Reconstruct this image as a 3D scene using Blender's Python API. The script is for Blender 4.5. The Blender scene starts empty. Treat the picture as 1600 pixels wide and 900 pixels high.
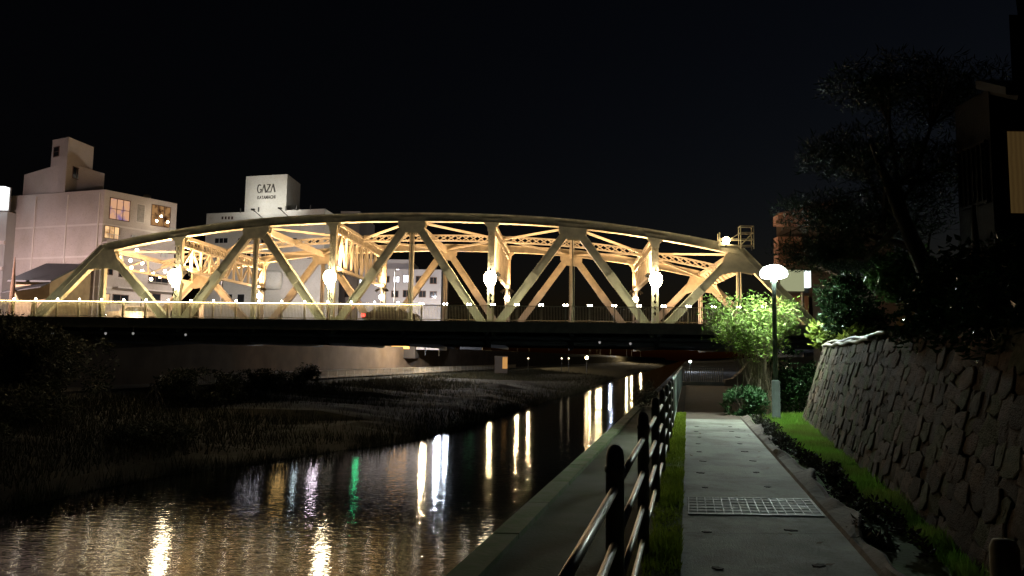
import bpy, math, random
from mathutils import Vector, Matrix, noise
random.seed(7)
R = math.radians
S = bpy.context.scene
COL = S.collection

# ------------------------------------------------------------------ camera, sky, exposure
EYE = 1.6
PITCH, ROLL, FPX = R(5.3), R(0.855), 1150.0
cd = bpy.data.cameras.new('camera'); cam = bpy.data.objects.new('camera', cd); COL.objects.link(cam)
cd.sensor_width = 36.0; cd.lens = FPX / 1600 * 36; cd.clip_start = 0.05; cd.clip_end = 3000
cam.matrix_world = Matrix.Translation((0, 0, EYE)) @ (Matrix.Rotation(R(90) + PITCH, 4, 'X') @ Matrix.Rotation(ROLL, 4, 'Z'))
S.camera = cam
w = bpy.data.worlds.new('World'); S.world = w; w.use_nodes = True
wn = w.node_tree; bg = wn.nodes['Background']
sky = wn.nodes.new('ShaderNodeTexSky'); sky.sky_type = 'NISHITA'; sky.sun_disc = False
sky.sun_elevation = R(-4.0); sky.sun_rotation = R(60); sky.air_density = 1.0; sky.dust_density = 0.6; sky.ozone_density = 1.2
wn.links.new(sky.outputs[0], bg.inputs[0]); bg.inputs[1].default_value = 0.06
S.view_settings.view_transform = 'Standard'; S.view_settings.look = 'None'
S.view_settings.exposure = 0.0; S.view_settings.gamma = 1.0
S.cycles.use_denoising = True
S.cycles.sample_clamp_indirect = 4.0
S.cycles.max_bounces = 6; S.cycles.diffuse_bounces = 3; S.cycles.glossy_bounces = 3
S.cycles.transparent_max_bounces = 6; S.cycles.caustics_reflective = False; S.cycles.caustics_refractive = False

CAMM = cam.matrix_world.to_3x3()
def at(px, py, Y):
    """world point seen at photograph pixel (px,py) at forward distance Y"""
    v = CAMM @ Vector(((px - 800) / FPX, (450 - py) / FPX, -1.0))
    v *= Y / v.y
    return Vector((v.x, v.y, v.z + EYE))
def on_z(px, py, z):
    v = CAMM @ Vector(((px - 800) / FPX, (450 - py) / FPX, -1.0))
    v *= (z - EYE) / v.z
    return Vector((v.x, v.y, z))

# ------------------------------------------------------------------ materials
MATS = {}
def mat(name, col, rough=0.6, metal=0.0, var=0.25, scale=3.0, bump=0.0, bscale=None, col2=None, spec=0.5, coord='Object', detail=5):
    if name in MATS: return MATS[name]
    m = bpy.data.materials.new(name); m.use_nodes = True
    nt = m.node_tree; N = nt.nodes; L = nt.links
    b = N['Principled BSDF']
    b.inputs['Roughness'].default_value = rough; b.inputs['Metallic'].default_value = metal
    b.inputs['Specular IOR Level'].default_value = spec
    tc = N.new('ShaderNodeTexCoord')
    nz = N.new('ShaderNodeTexNoise'); nz.inputs['Scale'].default_value = scale; nz.inputs['Detail'].default_value = detail
    L.new(tc.outputs[coord], nz.inputs['Vector'])
    mx = N.new('ShaderNodeMix'); mx.data_type = 'RGBA'
    c2 = col2 or tuple(c * (1 - var) for c in col)
    mx.inputs[6].default_value = (*col, 1); mx.inputs[7].default_value = (*c2, 1)
    mr = N.new('ShaderNodeMapRange'); mr.inputs[1].default_value = 0.35; mr.inputs[2].default_value = 0.65
    L.new(nz.outputs['Fac'], mr.inputs[0]); L.new(mr.outputs[0], mx.inputs[0])
    L.new(mx.outputs[2], b.inputs['Base Color'])
    if bump:
        n2 = N.new('ShaderNodeTexNoise'); n2.inputs['Scale'].default_value = bscale or scale * 6; n2.inputs['Detail'].default_value = 4
        L.new(tc.outputs[coord], n2.inputs['Vector'])
        bp = N.new('ShaderNodeBump'); bp.inputs['Strength'].default_value = bump; bp.inputs['Distance'].default_value = 0.02
        L.new(n2.outputs['Fac'], bp.inputs['Height']); L.new(bp.outputs[0], b.inputs['Normal'])
    MATS[name] = m; return m
def emit(name, col, strength):
    if name in MATS: return MATS[name]
    m = bpy.data.materials.new(name); m.use_nodes = True
    nt = m.node_tree; N = nt.nodes; N.remove(N['Principled BSDF'])
    e = N.new('ShaderNodeEmission'); e.inputs[0].default_value = (*col, 1); e.inputs[1].default_value = strength
    nt.links.new(e.outputs[0], N['Material Output'].inputs[0])
    MATS[name] = m; return m
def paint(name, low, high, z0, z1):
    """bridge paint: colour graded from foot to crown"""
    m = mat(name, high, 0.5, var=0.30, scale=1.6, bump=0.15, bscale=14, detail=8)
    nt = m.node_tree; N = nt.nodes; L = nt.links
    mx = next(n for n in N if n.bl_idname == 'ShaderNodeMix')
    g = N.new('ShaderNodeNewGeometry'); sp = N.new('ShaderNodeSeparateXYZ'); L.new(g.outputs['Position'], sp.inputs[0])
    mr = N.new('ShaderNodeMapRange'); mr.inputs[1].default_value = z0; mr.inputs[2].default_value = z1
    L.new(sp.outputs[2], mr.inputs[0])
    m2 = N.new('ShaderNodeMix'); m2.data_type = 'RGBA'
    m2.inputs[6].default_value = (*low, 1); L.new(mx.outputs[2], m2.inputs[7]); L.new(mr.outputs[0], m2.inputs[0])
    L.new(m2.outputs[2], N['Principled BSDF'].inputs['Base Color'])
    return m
def leafmat(name, col, col2, rough=0.5, trans=0.25):
    if name in MATS: return MATS[name]
    m = mat(name, col, rough, scale=0.9, col2=col2, spec=0.3)
    N = m.node_tree.nodes; L = m.node_tree.links
    t = N.new('ShaderNodeBsdfTranslucent'); ms = N.new('ShaderNodeMixShader'); ms.inputs[0].default_value = trans
    mx = next(n for n in N if n.bl_idname == 'ShaderNodeMix')
    L.new(mx.outputs[2], t.inputs[0]); L.new(N['Principled BSDF'].outputs[0], ms.inputs[1]); L.new(t.outputs[0], ms.inputs[2])
    L.new(ms.outputs[0], N['Material Output'].inputs[0])
    return m

# ------------------------------------------------------------------ mesh builder
class MB:
    def __init__(s): s.v = []; s.f = []
    def hexa(s, p):
        n = len(s.v); s.v += [tuple(q) for q in p]
        s.f += [tuple(n + i for i in q) for q in ((0,3,2,1),(4,5,6,7),(0,1,5,4),(1,2,6,5),(2,3,7,6),(3,0,4,7))]
        return s
    def box(s, x0, x1, y0, y1, z0, z1):
        return s.hexa([(x0,y0,z0),(x1,y0,z0),(x1,y1,z0),(x0,y1,z0),(x0,y0,z1),(x1,y0,z1),(x1,y1,z1),(x0,y1,z1)])
    def bar(s, a, b, wd, dp, side=(0,1,0)):
        """bar from a to b; dp along `side`, wd across"""
        a = Vector(a); b = Vector(b); d = (b - a).normalized(); sd = Vector(side)
        sd = (sd - d * sd.dot(d)).normalized(); u = d.cross(sd)
        sd = sd * dp / 2; u = u * wd / 2
        return s.hexa([a-u-sd, a+u-sd, a+u+sd, a-u+sd, b-u-sd, b+u-sd, b+u+sd, b-u+sd])
    def sweep(s, pts, wd, hg, side=(0,1,0)):
        """rectangular section (wd along side, hg in the other direction) along a polyline"""
        n0 = len(s.v); pts = [Vector(p) for p in pts]; sd = Vector(side).normalized()
        for i, p in enumerate(pts):
            d = (pts[min(i+1, len(pts)-1)] - pts[max(i-1, 0)]).normalized()
            u = sd.cross(d).normalized() * hg / 2; q = sd * wd / 2
            s.v += [tuple(p-u-q), tuple(p+u-q), tuple(p+u+q), tuple(p-u+q)]
        m = len(pts)
        for i in range(m-1):
            for k in range(4):
                a = n0+4*i+k; b = n0+4*i+(k+1)%4
                s.f.append((a, b, b+4, a+4))
        s.f += [(n0+3,n0+2,n0+1,n0), tuple(n0+4*(m-1)+k for k in range(4))]
        return s
    def tube(s, pts, r, n=8, cap=True):
        pts = [Vector(p) for p in pts]; n0 = len(s.v); rs = r if isinstance(r, (list, tuple)) else [r]*len(pts)
        ref = Vector((0.13, 0.27, 1))
        for i, p in enumerate(pts):
            d = (pts[min(i+1, len(pts)-1)] - pts[max(i-1, 0)]).normalized()
            rr = ref if abs(d.dot(ref.normalized())) < .95 else Vector((1, .1, 0))
            u = d.cross(rr).normalized(); q = d.cross(u)
            for k in range(n):
                a = 2*math.pi*k/n; s.v.append(tuple(p + (u*math.cos(a) + q*math.sin(a))*rs[i]))
        m = len(pts)
        for i in range(m-1):
            for k in range(n):
                a = n0+n*i+k; b = n0+n*i+(k+1)%n; s.f.append((a, b, b+n, a+n))
        if cap: s.f += [tuple(n0+k for k in range(n-1,-1,-1)), tuple(n0+n*(m-1)+k for k in range(n))]
        return s
    def lathe(s, prof, n=16, c=(0,0,0)):
        n0 = len(s.v)
        for r, z in prof:
            for k in range(n):
                a = 2*math.pi*k/n; s.v.append((c[0]+r*math.cos(a), c[1]+r*math.sin(a), c[2]+z))
        for i in range(len(prof)-1):
            for k in range(n):
                a = n0+n*i+k; b = n0+n*i+(k+1)%n; s.f.append((a, b, b+n, a+n))
        s.f += [tuple(n0+k for k in range(n-1,-1,-1)), tuple(n0+n*(len(prof)-1)+k for k in range(n))]
        return s
    def prism(s, poly, z0, z1):
        """plan polygon extruded; z1 may be a list of heights"""
        n0 = len(s.v); n = len(poly); zt = z1 if isinstance(z1, (list, tuple)) else [z1]*n
        s.v += [(p[0], p[1], z0) for p in poly] + [(p[0], p[1], zt[i]) for i, p in enumerate(poly)]
        s.f += [tuple(n0+k for k in range(n-1,-1,-1)), tuple(n0+n+k for k in range(n))]
        s.f += [(n0+k, n0+(k+1)%n, n0+n+(k+1)%n, n0+n+k) for k in range(n)]
        return s
    def plate(s, poly, o, ex, ez, th):
        """polygon (a,b) -> o + a ex + b ez, thickness th"""
        o = Vector(o); ex = Vector(ex).normalized(); ez = Vector(ez).normalized(); nn = ex.cross(ez) * th / 2
        n0 = len(s.v); n = len(poly)
        for sg in (-1, 1): s.v += [tuple(o + ex*a + ez*b + nn*sg) for a, b in poly]
        s.f += [tuple(n0+k for k in range(n-1,-1,-1)), tuple(n0+n+k for k in range(n))]
        s.f += [(n0+k, n0+(k+1)%n, n0+n+(k+1)%n, n0+n+k) for k in range(n)]
        return s
    def mesh(s, name, m, smooth=False):
        me = bpy.data.meshes.new(name); me.from_pydata(s.v, [], s.f)
        if m: me.materials.append(m)
        if smooth:
            for p in me.polygons: p.use_smooth = True
        me.update(); return me
    def obj(s, name, m, parent=None, smooth=False, loc=None):
        return link(name, s.mesh(name, m, smooth), parent, loc)
def link(name, me, parent=None, loc=None, rz=None, scale=None):
    o = bpy.data.objects.new(name, me); COL.objects.link(o)
    if parent: o.parent = parent
    if loc is not None: o.location = loc
    if rz is not None: o.rotation_euler[2] = rz
    if scale is not None: o.scale = scale
    return o
def thing(name, label, cat, loc=(0,0,0), rz=0, group=None):
    o = bpy.data.objects.new(name, None); COL.objects.link(o); o.empty_display_size = .3
    o.location = loc; o.rotation_euler[2] = rz
    return tag(o, label, cat, group)
def tag(o, label, cat, group=None):
    o['label'] = label; o['category'] = cat
    if group: o['group'] = group
    return o
def struct(o): o['kind'] = 'structure'; return o
def copy_tree(o, parent=None):
    c = o.copy(); COL.objects.link(c); c.parent = parent
    for ch in list(o.children): copy_tree(ch, c)
    return c
def area_light(name, parent, loc, rot, size, power, col, sy=None, spread=180):
    l = bpy.data.lights.new(name, 'AREA'); l.energy = power; l.color = col; l.size = size; l.spread = R(spread)
    if sy: l.shape = 'RECTANGLE'; l.size_y = sy
    o = bpy.data.objects.new(name, l); COL.objects.link(o); o.parent = parent; o.location = loc; o.rotation_euler = rot
    return o

WARM = (1.0, 0.60, 0.27); WARMW = (1.0, 0.80, 0.50); COOL = (0.86, 1.0, 0.90)
M_CONC = mat('concrete', (.30,.29,.26), .85, var=.35, scale=1.3, bump=.35, bscale=30, coord='Object')
M_DARKST = mat('dark_steel', (.05,.05,.048), .45, metal=.3, var=.3, scale=6)
M_GRATE = mat('worn_grating_steel', (.36,.38,.37), .55, metal=.3, var=.5, scale=4)
M_STEEL = mat('galvanised_steel', (.42,.42,.40), .35, metal=.8, var=.25, scale=9)
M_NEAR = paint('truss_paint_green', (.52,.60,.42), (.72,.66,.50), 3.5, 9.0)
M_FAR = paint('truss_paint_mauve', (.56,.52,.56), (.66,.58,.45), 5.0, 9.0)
M_BRACE = mat('bracing_paint', (.64,.57,.46), .5, var=.15, scale=1.2)
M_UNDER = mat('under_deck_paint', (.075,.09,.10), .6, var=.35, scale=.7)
M_ASPH = mat('asphalt', (.055,.055,.055), .9, var=.3, scale=12, bump=.3, bscale=80)
M_GRASS = mat('turf_soil', (.09,.20,.03), .9, scale=2.0, col2=(.08,.13,.03), bump=.5, bscale=25)
M_BARK = mat('bark', (.09,.065,.045), .9, scale=8, var=.5, bump=.6, bscale=30)

# ------------------------------------------------------------------ river frame: t = metres right of the footpath railing, y = forward
def rail_x(y): return .2395 * y - .374
def rt(t, y): return (rail_x(y) + t * 1.0283, y)
ZW = -3.9
# ground: a strip mesh following the river
ys = [-60,-30,-10] + [i*2.0 for i in range(0, 60)] + [130,145,165,190,230,300,400,600,1000,1600]
prof = [(-700,6,0),(-300,4.2,0),(-110,3.6,0),(-62,3.4,0),(-50,3.0,0),(-47.5,1.9,0),(-47.3,-1.4,0),(-43,-1.4,0),(-41,-1.75,.15),(-36,-2.1,.3),(-30,-2.35,.4),(-25,-2.6,.4),(-21,-3.1,.3),(-18,-3.6,.2),(-16.6,-4.0,.1),(-15,-4.8,.1),(-9,-5.2,0),
        (-2.85,-5.2,0),(-2.06,-.78,0),(-1.95,-.7,0),(-.16,-.7,0),(-.12,-.03,0),(.6,-.02,.0),(2.0,-.02,.0),(5,-.02,.02),(9,0,.05),(20,.3,.1),(40,2,.2),(80,4,.3),(300,5,0),(700,6,0)]
verts = []; faces = []
for y in ys:
    for t, z, a in prof:
        zz = z + a * 2 * noise.noise(Vector((t*.13, y*.11, 3.1))) + a * noise.noise(Vector((t*.5, y*.45, 9)))
        tt = t + (.9 * noise.noise(Vector((0, y*.11, 5.5))) - 5.5*max(0, min(1, (47-y)/13))*{-36:.15,-30:.45,-25:.8}.get(t, 1) if -37 < t < -12 else 0)
        if y > 90 and t < 20 and t > -3: pass
        verts.append((*rt(tt, y), zz))
nt_ = len(prof)
for i in range(len(ys)-1):
    for k in range(nt_-1):
        a = i*nt_+k; faces.append((a, a+1, a+1+nt_, a+nt_))
gm = MB(); gm.v = verts; gm.f = faces
M_GROUND = mat('ground_earth', (.020,.020,.011), .95, scale=.35, col2=(.028,.022,.014), bump=.8, bscale=6)
ground = struct(gm.obj('ground', M_GROUND))

# water
wm = MB(); wm.v = [(*rt(-30,-60),ZW),(*rt(-2,-60),ZW),(*rt(-2,1600),ZW),(*rt(-30,1600),ZW)]; wm.f = [(0,1,2,3)]
def water_mat():
    m = bpy.data.materials.new('river_water'); m.use_nodes = True
    N = m.node_tree.nodes; L = m.node_tree.links; b = N['Principled BSDF']
    b.inputs['Base Color'].default_value = (.004,.006,.006,1); b.inputs['Roughness'].default_value = .06; b.inputs['IOR'].default_value = 1.33
    tc = N.new('ShaderNodeTexCoord')
    prev = None
    for sc, st, di in ((.6, .3, .012), (3.0, .5, .013), (9.0, .6, .0105)):
        mp = N.new('ShaderNodeMapping'); mp.inputs['Scale'].default_value = (.42, 1.1, 1); mp.inputs['Location'].default_value = (sc*3, sc*7, 0)
        L.new(tc.outputs['Object'], mp.inputs[0])
        nz = N.new('ShaderNodeTexNoise'); nz.inputs['Scale'].default_value = sc; nz.inputs['Detail'].default_value = 2.5
        L.new(mp.outputs[0], nz.inputs['Vector'])
        bp = N.new('ShaderNodeBump'); bp.inputs['Strength'].default_value = st; bp.inputs['Distance'].default_value = di
        L.new(nz.outputs['Fac'], bp.inputs['Height'])
        if prev: L.new(prev.outputs[0], bp.inputs['Normal'])
        prev = bp
    L.new(prev.outputs[0], b.inputs['Normal'])
    return m
water = struct(wm.obj('river_water', water_mat()))

# ------------------------------------------------------------------ the truss bridge
BX, BY, BA = -7.84, 56.75, R(4.283)
W = 16.1; PAN = 6.23; ZD = 3.94; V0 = -2.6
HT = {1:9.72, 2:10.95, 3:11.77, 4:12.15, 5:12.27, 6:12.15, 7:11.77, 8:10.95, 9:9.72}
U = lambda i: (i-5)*PAN
def bw(u, v, z):
    c, s = math.cos(BA), math.sin(BA)
    return Vector((BX + u*c + v*s, BY - u*s + v*c, z))
def bsolve(px, v):
    """u of the bridge plane v that is seen at photograph column px (level with the deck)"""
    best = min((abs((800 + FPX*(bw(u*.05, v, 0).x)/bw(u*.05, v, 0).y) - px), u*.05) for u in range(-1200, 1200))
    return best[1]
bridge = thing('truss_bridge', 'floodlit cream steel truss road bridge with curved top chord over the river', 'bridge', (BX, BY, 0), -BA)
ZB = 3.2                                   # bottom node height
def top_z(u):
    k = u/PAN + 5; i = int(math.floor(k)); i = max(1, min(8, i)); f = k - i
    g = lambda j: HT.get(j, HT[1]-1.7 if j < 1 else HT[9]-1.7)
    p0, p1, p2, p3 = g(i-1), g(i), g(i+1), g(i+2)
    return .5*((2*p1)+(-p0+p2)*f+(2*p0-5*p1+4*p2-p3)*f*f+(-p0+3*p1-3*p2+p3)*f**3)
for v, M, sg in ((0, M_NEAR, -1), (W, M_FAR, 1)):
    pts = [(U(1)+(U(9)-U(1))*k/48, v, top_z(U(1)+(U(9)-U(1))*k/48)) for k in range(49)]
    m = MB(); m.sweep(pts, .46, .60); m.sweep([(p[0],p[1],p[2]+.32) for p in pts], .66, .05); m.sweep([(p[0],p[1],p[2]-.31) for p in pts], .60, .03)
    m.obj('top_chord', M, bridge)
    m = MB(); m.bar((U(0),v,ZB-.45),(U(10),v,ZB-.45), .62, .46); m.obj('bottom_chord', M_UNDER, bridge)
    for i in (0, 10):
        j = 1 if i == 0 else 9
        m = MB(); m.bar((U(i),v,ZB),(U(j),v,HT[j]), .74, .46); m.bar((U(i),v,ZB),(U(j),v,HT[j]), .03, .62)
        a = Vector((U(i),v,ZB)); b = Vector((U(j),v,HT[j])); d = (b-a).normalized(); u_ = Vector((-d.z,0,d.x)) * (1 if d.x>0 else -1)
        m.bar(a+u_*.38, b+u_*.38, .03, .64); m.obj('end_post', M, bridge)
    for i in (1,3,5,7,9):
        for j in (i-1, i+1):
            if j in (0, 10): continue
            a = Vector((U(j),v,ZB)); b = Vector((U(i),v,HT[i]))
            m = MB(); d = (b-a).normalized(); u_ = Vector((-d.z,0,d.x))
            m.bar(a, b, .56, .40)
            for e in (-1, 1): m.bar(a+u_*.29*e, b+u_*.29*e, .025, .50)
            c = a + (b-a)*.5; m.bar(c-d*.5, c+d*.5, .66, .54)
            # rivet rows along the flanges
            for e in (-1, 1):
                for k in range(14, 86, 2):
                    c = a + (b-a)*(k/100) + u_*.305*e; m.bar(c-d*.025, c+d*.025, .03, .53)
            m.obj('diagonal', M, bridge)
        m = MB(); m.bar((U(i),v,ZB),(U(i),v,HT[i]-.3), .10, .30)
        for e in (-1, 1): m.bar((U(i)+.15*e,v,ZB),(U(i)+.15*e,v,HT[i]-.3), .03, .36)
        m.obj('hanger', M, bridge)
        if i in (3,5,7): poly = [(-1.1,0),(1.1,0),(1.06,-.72),(.62,-1.22),(-.62,-1.22),(-1.06,-.72)]
        else:
            q = 1 if i == 9 else -1
            poly = [(-.85*q,-.05),(.1*q,.12),(1.35*q,-.95),(1.05*q,-1.75),(.35*q,-1.62),(-.55*q,-1.62),(-1.75*q,-1.95),(-1.35*q,-1.15)]
            if q < 0: poly = poly[::-1]
        slope = (top_z(U(i)+.5)-top_z(U(i)-.5)) if i in (3,5,7) else 0
        for e in (-1, 1):
            m = MB(); m.plate(poly, (U(i), v+.265*e, HT[i]), (1,0,slope), (0,0,1), .03); g = m.obj('gusset_plate', M, bridge)
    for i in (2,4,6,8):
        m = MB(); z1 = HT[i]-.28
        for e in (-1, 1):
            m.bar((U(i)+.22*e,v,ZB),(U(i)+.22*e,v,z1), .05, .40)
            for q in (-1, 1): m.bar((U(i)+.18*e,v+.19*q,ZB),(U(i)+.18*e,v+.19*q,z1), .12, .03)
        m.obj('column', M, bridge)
        lc = MB(); n = int((z1-ZB)/.42); dz = (z1-ZB)/n
        for q in (-1, 1):
            for k in range(n):
                a = ZB+k*dz
                lc.bar((U(i)-.2,v+.215*q,a),(U(i)+.2,v+.215*q,a+dz), .05, .014)
                lc.bar((U(i)+.2,v+.232*q,a),(U(i)-.2,v+.232*q,a+dz), .05, .014)
        lc.obj('column_lacing', M, bridge)['kind'] = 'stuff'
        poly = [(-.85,0),(.85,0),(.55,-.42),(.34,-.62),(.28,-1.0),(-.28,-1.0),(-.34,-.62),(-.55,-.42)]
        sl = top_z(U(i)+.5)-top_z(U(i)-.5)
        for e in (-1, 1):
            m = MB(); m.plate(poly, (U(i), v+.26*e, HT[i]), (1,0,sl), (0,0,1), .03); m.obj('gusset_plate', M, bridge)
# sway frames at the columns
ZS = 8.35
for i in (2,4,6,8):
    u = U(i); zt = HT[i]-.25; zb = ZS if i in (4,6) else ZS-.25
    f = MB(); f.bar((u,.2,zb),(u,W-.2,zb), .22, .34, (1,0,0)); f.bar((u,.2,zt),(u,W-.2,zt), .26, .40, (1,0,0)); f.bar((u,.2,(zt-.75)),(u,W-.2,(zt-.75)), .12, .3, (1,0,0))
    fr = f.obj('sway_frame', M_BRACE, bridge)
    l = MB(); n = 10; dv = (W-.6)/n
    for k in range(n+1): l.bar((u,.3+k*dv,zb),(u,.3+k*dv,zt), .13, .20, (1,0,0))
    for k in range(n):
        a, b = (zb, zt-.75) if (k % 2 == 0) == (k < n/2) else (zt-.75, zb)
        l.bar((u,.3+k*dv,a),(u,.3+(k+1)*dv,b), .12, .16, (1,0,0))
        for q in range(3):
            y0 = .3+k*dv+q*dv/3; l.bar((u,y0,zt-.75),(u,y0+dv/3,zt), .05, .1, (1,0,0)); l.bar((u+.03,y0+dv/3,zt-.75),(u+.03,y0,zt), .05, .1, (1,0,0))
    l.obj('lacing', M_BRACE, fr)
    for sgn, v in ((1,.22),(-1,W-.22)):
        pl = [(0,0)] + [(1.5*sgn*(1-math.cos(a*math.pi/16)), -1.5+1.5*math.sin(a*math.pi/16)) for a in range(8,-1,-1)]
        k = MB(); k.plate(pl, (u, v, zb-.05), (0,1,0), (0,0,1), .16); k.obj('knee_brace', M_BRACE, fr)
# transverse struts at the gusset nodes, centre strut, lateral bracing
for i in (3,5,7):
    m = MB(); m.bar((U(i),.2,HT[i]-.28),(U(i),W-.2,HT[i]-.28), .5, .34, (1,0,0)); m.obj('cross_strut', M_BRACE, bridge)
cs = MB(); cl = MB()
for k in range(0, 8):
    u0, u1 = U(1+k)+.12, U(2+k)-.12
    z = lambda u: top_z(u)-.30
    for e in (-.24, .24):
        cs.sweep([(u0+(u1-u0)*q/6, W/2, z(u0+(u1-u0)*q/6)+e) for q in range(7)], .30, .10)
    for q in range(9):
        a = u0+(u1-u0)*q/9; b = u0+(u1-u0)*(q+1)/9
        for vv in (-.12, .12):
            cl.bar((a,W/2+vv,z(a)-.22),(b,W/2+vv,z(b)+.22), .06, .02); cl.bar((a,W/2+vv*1.2,z(a)+.22),(b,W/2+vv*1.2,z(b)-.22), .06, .02)
c_ = cs.obj('centre_strut', M_BRACE, bridge); cl.obj('strut_lacing', M_BRACE, c_)
for k in range(1, 9):
    for v in (0, W):
        a, b = (k, k+1) if k % 2 == 1 else (k+1, k)          # a odd (chord), b even (centre)
        s_ = .25 if v == 0 else -.25
        m = MB(); m.bar((U(a),v+s_,HT[a]-.22),(U(b),W/2,HT[b]-.32), .16, .16, (0,0,1)); m.obj('lateral_brace', M_BRACE, bridge)
# stiffened portals in the plane of the end posts
for i, j in ((1,0),(9,10)):
    a = Vector((U(i),0,HT[i])); d = (Vector((U(j),0,ZB)) - a).normalized()
    pl = [(.25,.15)] + [(W-.25,.15)]
    n = 24
    for k in range(n+1):
        v = W-.25 - (W-.5)*k/n; e = min(v, W-v)/2.6
        pl.append((v, 1.55 + 2.1*max(0, 1-e)**1.8))
    if i == 1:
        e1 = a+d*1.55; m = MB(); m.bar(e1+Vector((0,.2,0)), e1+Vector((0,W-.2,0)), .22, .2, (0,0,1)); p = m.obj('portal', M_BRACE, bridge)
        for k in range(8):
            v0_, v1_ = .3+(W-.6)*k/8, .3+(W-.6)*(k+1)/8; s0_, s1_ = (.1, 1.5) if k % 2 else (1.5, .1)
            r = MB(); r.bar(a+Vector((0,v0_,0))+d*s0_, a+Vector((0,v1_,0))+d*s1_, .10, .12, (1,0,0)); r.obj('lattice_bar', M_BRACE, p)
        for v0_, e_ in ((.25,1),(W-.25,-1)):
            r = MB(); r.plate([(0,1.4),(2.2*e_,1.5),(1.0*e_,1.9),(.35*e_,2.6),(0,3.7)], a+Vector((0,v0_,0)), (0,1,0), d, .1); r.obj('knee_brace', M_BRACE, p)
    else:
        m = MB(); m.plate(pl, a, (0,1,0), d, .08); p = m.obj('portal', M_BRACE, bridge)
        for k in range(11):
            v = .8 + (W-1.6)*k/10; e = min(v, W-v)/2.6; ln = 1.5 + 2.1*max(0, 1-e)**1.8
            r = MB(); r.bar(a+Vector((0,v,0))+d*.2, a+Vector((0,v,0))+d*ln, .12, .34, d.cross(Vector((0,1,0)))); r.obj('stiffener', M_BRACE, p)
    m = MB(); m.bar(a+Vector((0,.2,0)), a+Vector((0,W-.2,0)), .4, .3, (0,0,1)); m.obj('portal_strut', M_BRACE, p)
# deck, fascia, floor beams
UL, UR = -70.0, 40.0
m = MB(); m.box(UL,UR,V0+.05,W-V0-.05,ZD-.40,ZD-.06); m.obj('deck_slab', mat('deck_concrete', (.22,.21,.19), .85, var=.3, scale=1), bridge)
m = MB(); m.box(UL,UR,1.2,W-1.2,ZD-.06,ZD-.03); m.obj('road_surface', M_ASPH, bridge)
for v0, v1 in ((V0+.05,.9),(W-.9,W-V0-.05)):
    m = MB(); m.box(UL,UR,v0,v1,ZD-.06,ZD+.09); m.obj('footway', mat('footway_paving', (.30,.28,.25), .8, var=.25, scale=3), bridge)
for v in (V0, W-V0):
    m = MB(); m.box(UL,UR,v-.10,v+.10,ZD-.62,ZD+.12); m.box(UL,UR,v-.13,v+.13,ZD+.12,ZD+.17); m.obj('fascia', mat('fascia_paint', (.20,.19,.15), .6, var=.3, scale=1.5), bridge)
for i in range(11):
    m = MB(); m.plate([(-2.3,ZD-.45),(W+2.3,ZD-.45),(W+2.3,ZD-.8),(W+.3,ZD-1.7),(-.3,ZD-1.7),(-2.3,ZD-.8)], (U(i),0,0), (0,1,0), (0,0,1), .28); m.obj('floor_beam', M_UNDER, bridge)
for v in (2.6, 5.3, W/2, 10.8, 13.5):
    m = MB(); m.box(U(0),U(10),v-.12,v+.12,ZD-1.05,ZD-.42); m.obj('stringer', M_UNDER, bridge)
for v, r, z in ((-1.6,.16,ZD-1.0),(-1.1,.10,ZD-.95)):
    m = MB(); m.tube([(U(0),v,z),(U(10),v,z)], r, 8); m.obj('service_pipe', M_UNDER, bridge)
# railing on the near edge
M_RAIL = mat('bridge_railing_paint', (.50,.46,.34), .45, metal=.1, var=.2, scale=4)
M_RLIGHT = emit('rail_lamp_glow', (1.0,.90,.68), 70)
M_STRIP = emit('handrail_strip_glow', (1.0,.76,.36), 34)
SP = 1.76; HR = 1.18; ZR = ZD+.17
pm = MB(); pm.box(-.05,.05,-.05,.05,0,HR+.02); pm.box(-.07,.07,-.07,.07,0,.05); PM = pm.mesh('railing_post', M_RAIL)
lm = MB(); lm.lathe([(.02,.04),(.05,.07),(.06,.15),(.045,.19),(.01,.20)], 8); LM = lm.mesh('post_lamp', M_RLIGHT, True)
bm = MB()
nb = 15
for k in range(1, nb+1):
    x = SP*k/(nb+1); bm.box(x-.019,x+.019,-.012,.012,.09,HR-.07)
BMsh = bm.mesh('balusters', M_RAIL)
rm = MB(); rm.box(0,SP,-.045,.045,HR-.07,HR); RM = rm.mesh('handrail', M_RAIL)
rb_ = MB(); rb_.box(0,SP,-.025,.025,.05,.09); RB = rb_.mesh('bottom_rail', M_RAIL)
sm = MB(); sm.box(.04,SP-.04,-.20,-.165,HR-.016,HR-.004); SM = sm.mesh('light_strip', M_STRIP)
sf = MB(); sf.box(0,SP,-.21,-.046,HR-.003,HR+.012); SF = sf.mesh('added_light_shelf', M_RAIL)  # shelf added to hold the strip out so its light reaches the balusters
u = UL+1.0; k = 0
u_mid = bsolve(636, V0)
while u < 26.5:
    p = link('railing_post', PM, bridge, (u, V0, ZR))
    if u > u_mid:
        for e in (-.11, .11): link('post_lamp', LM, p, (e, 0, HR-.08))
    else:
        link('post_lamp', LM, p, (0, 0, HR+.01))
    h = link('handrail', RM, bridge, (u, V0, ZR)); link('bottom_rail', RB, h, (0,0,0)); link('balusters', BMsh, h, (0,0,0))['kind'] = 'stuff'
    if u < u_mid: link('light_strip', SM, h, (0,0,0)); link('added_light_shelf', SF, h, (0,0,0))
    u += SP; k += 1
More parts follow.
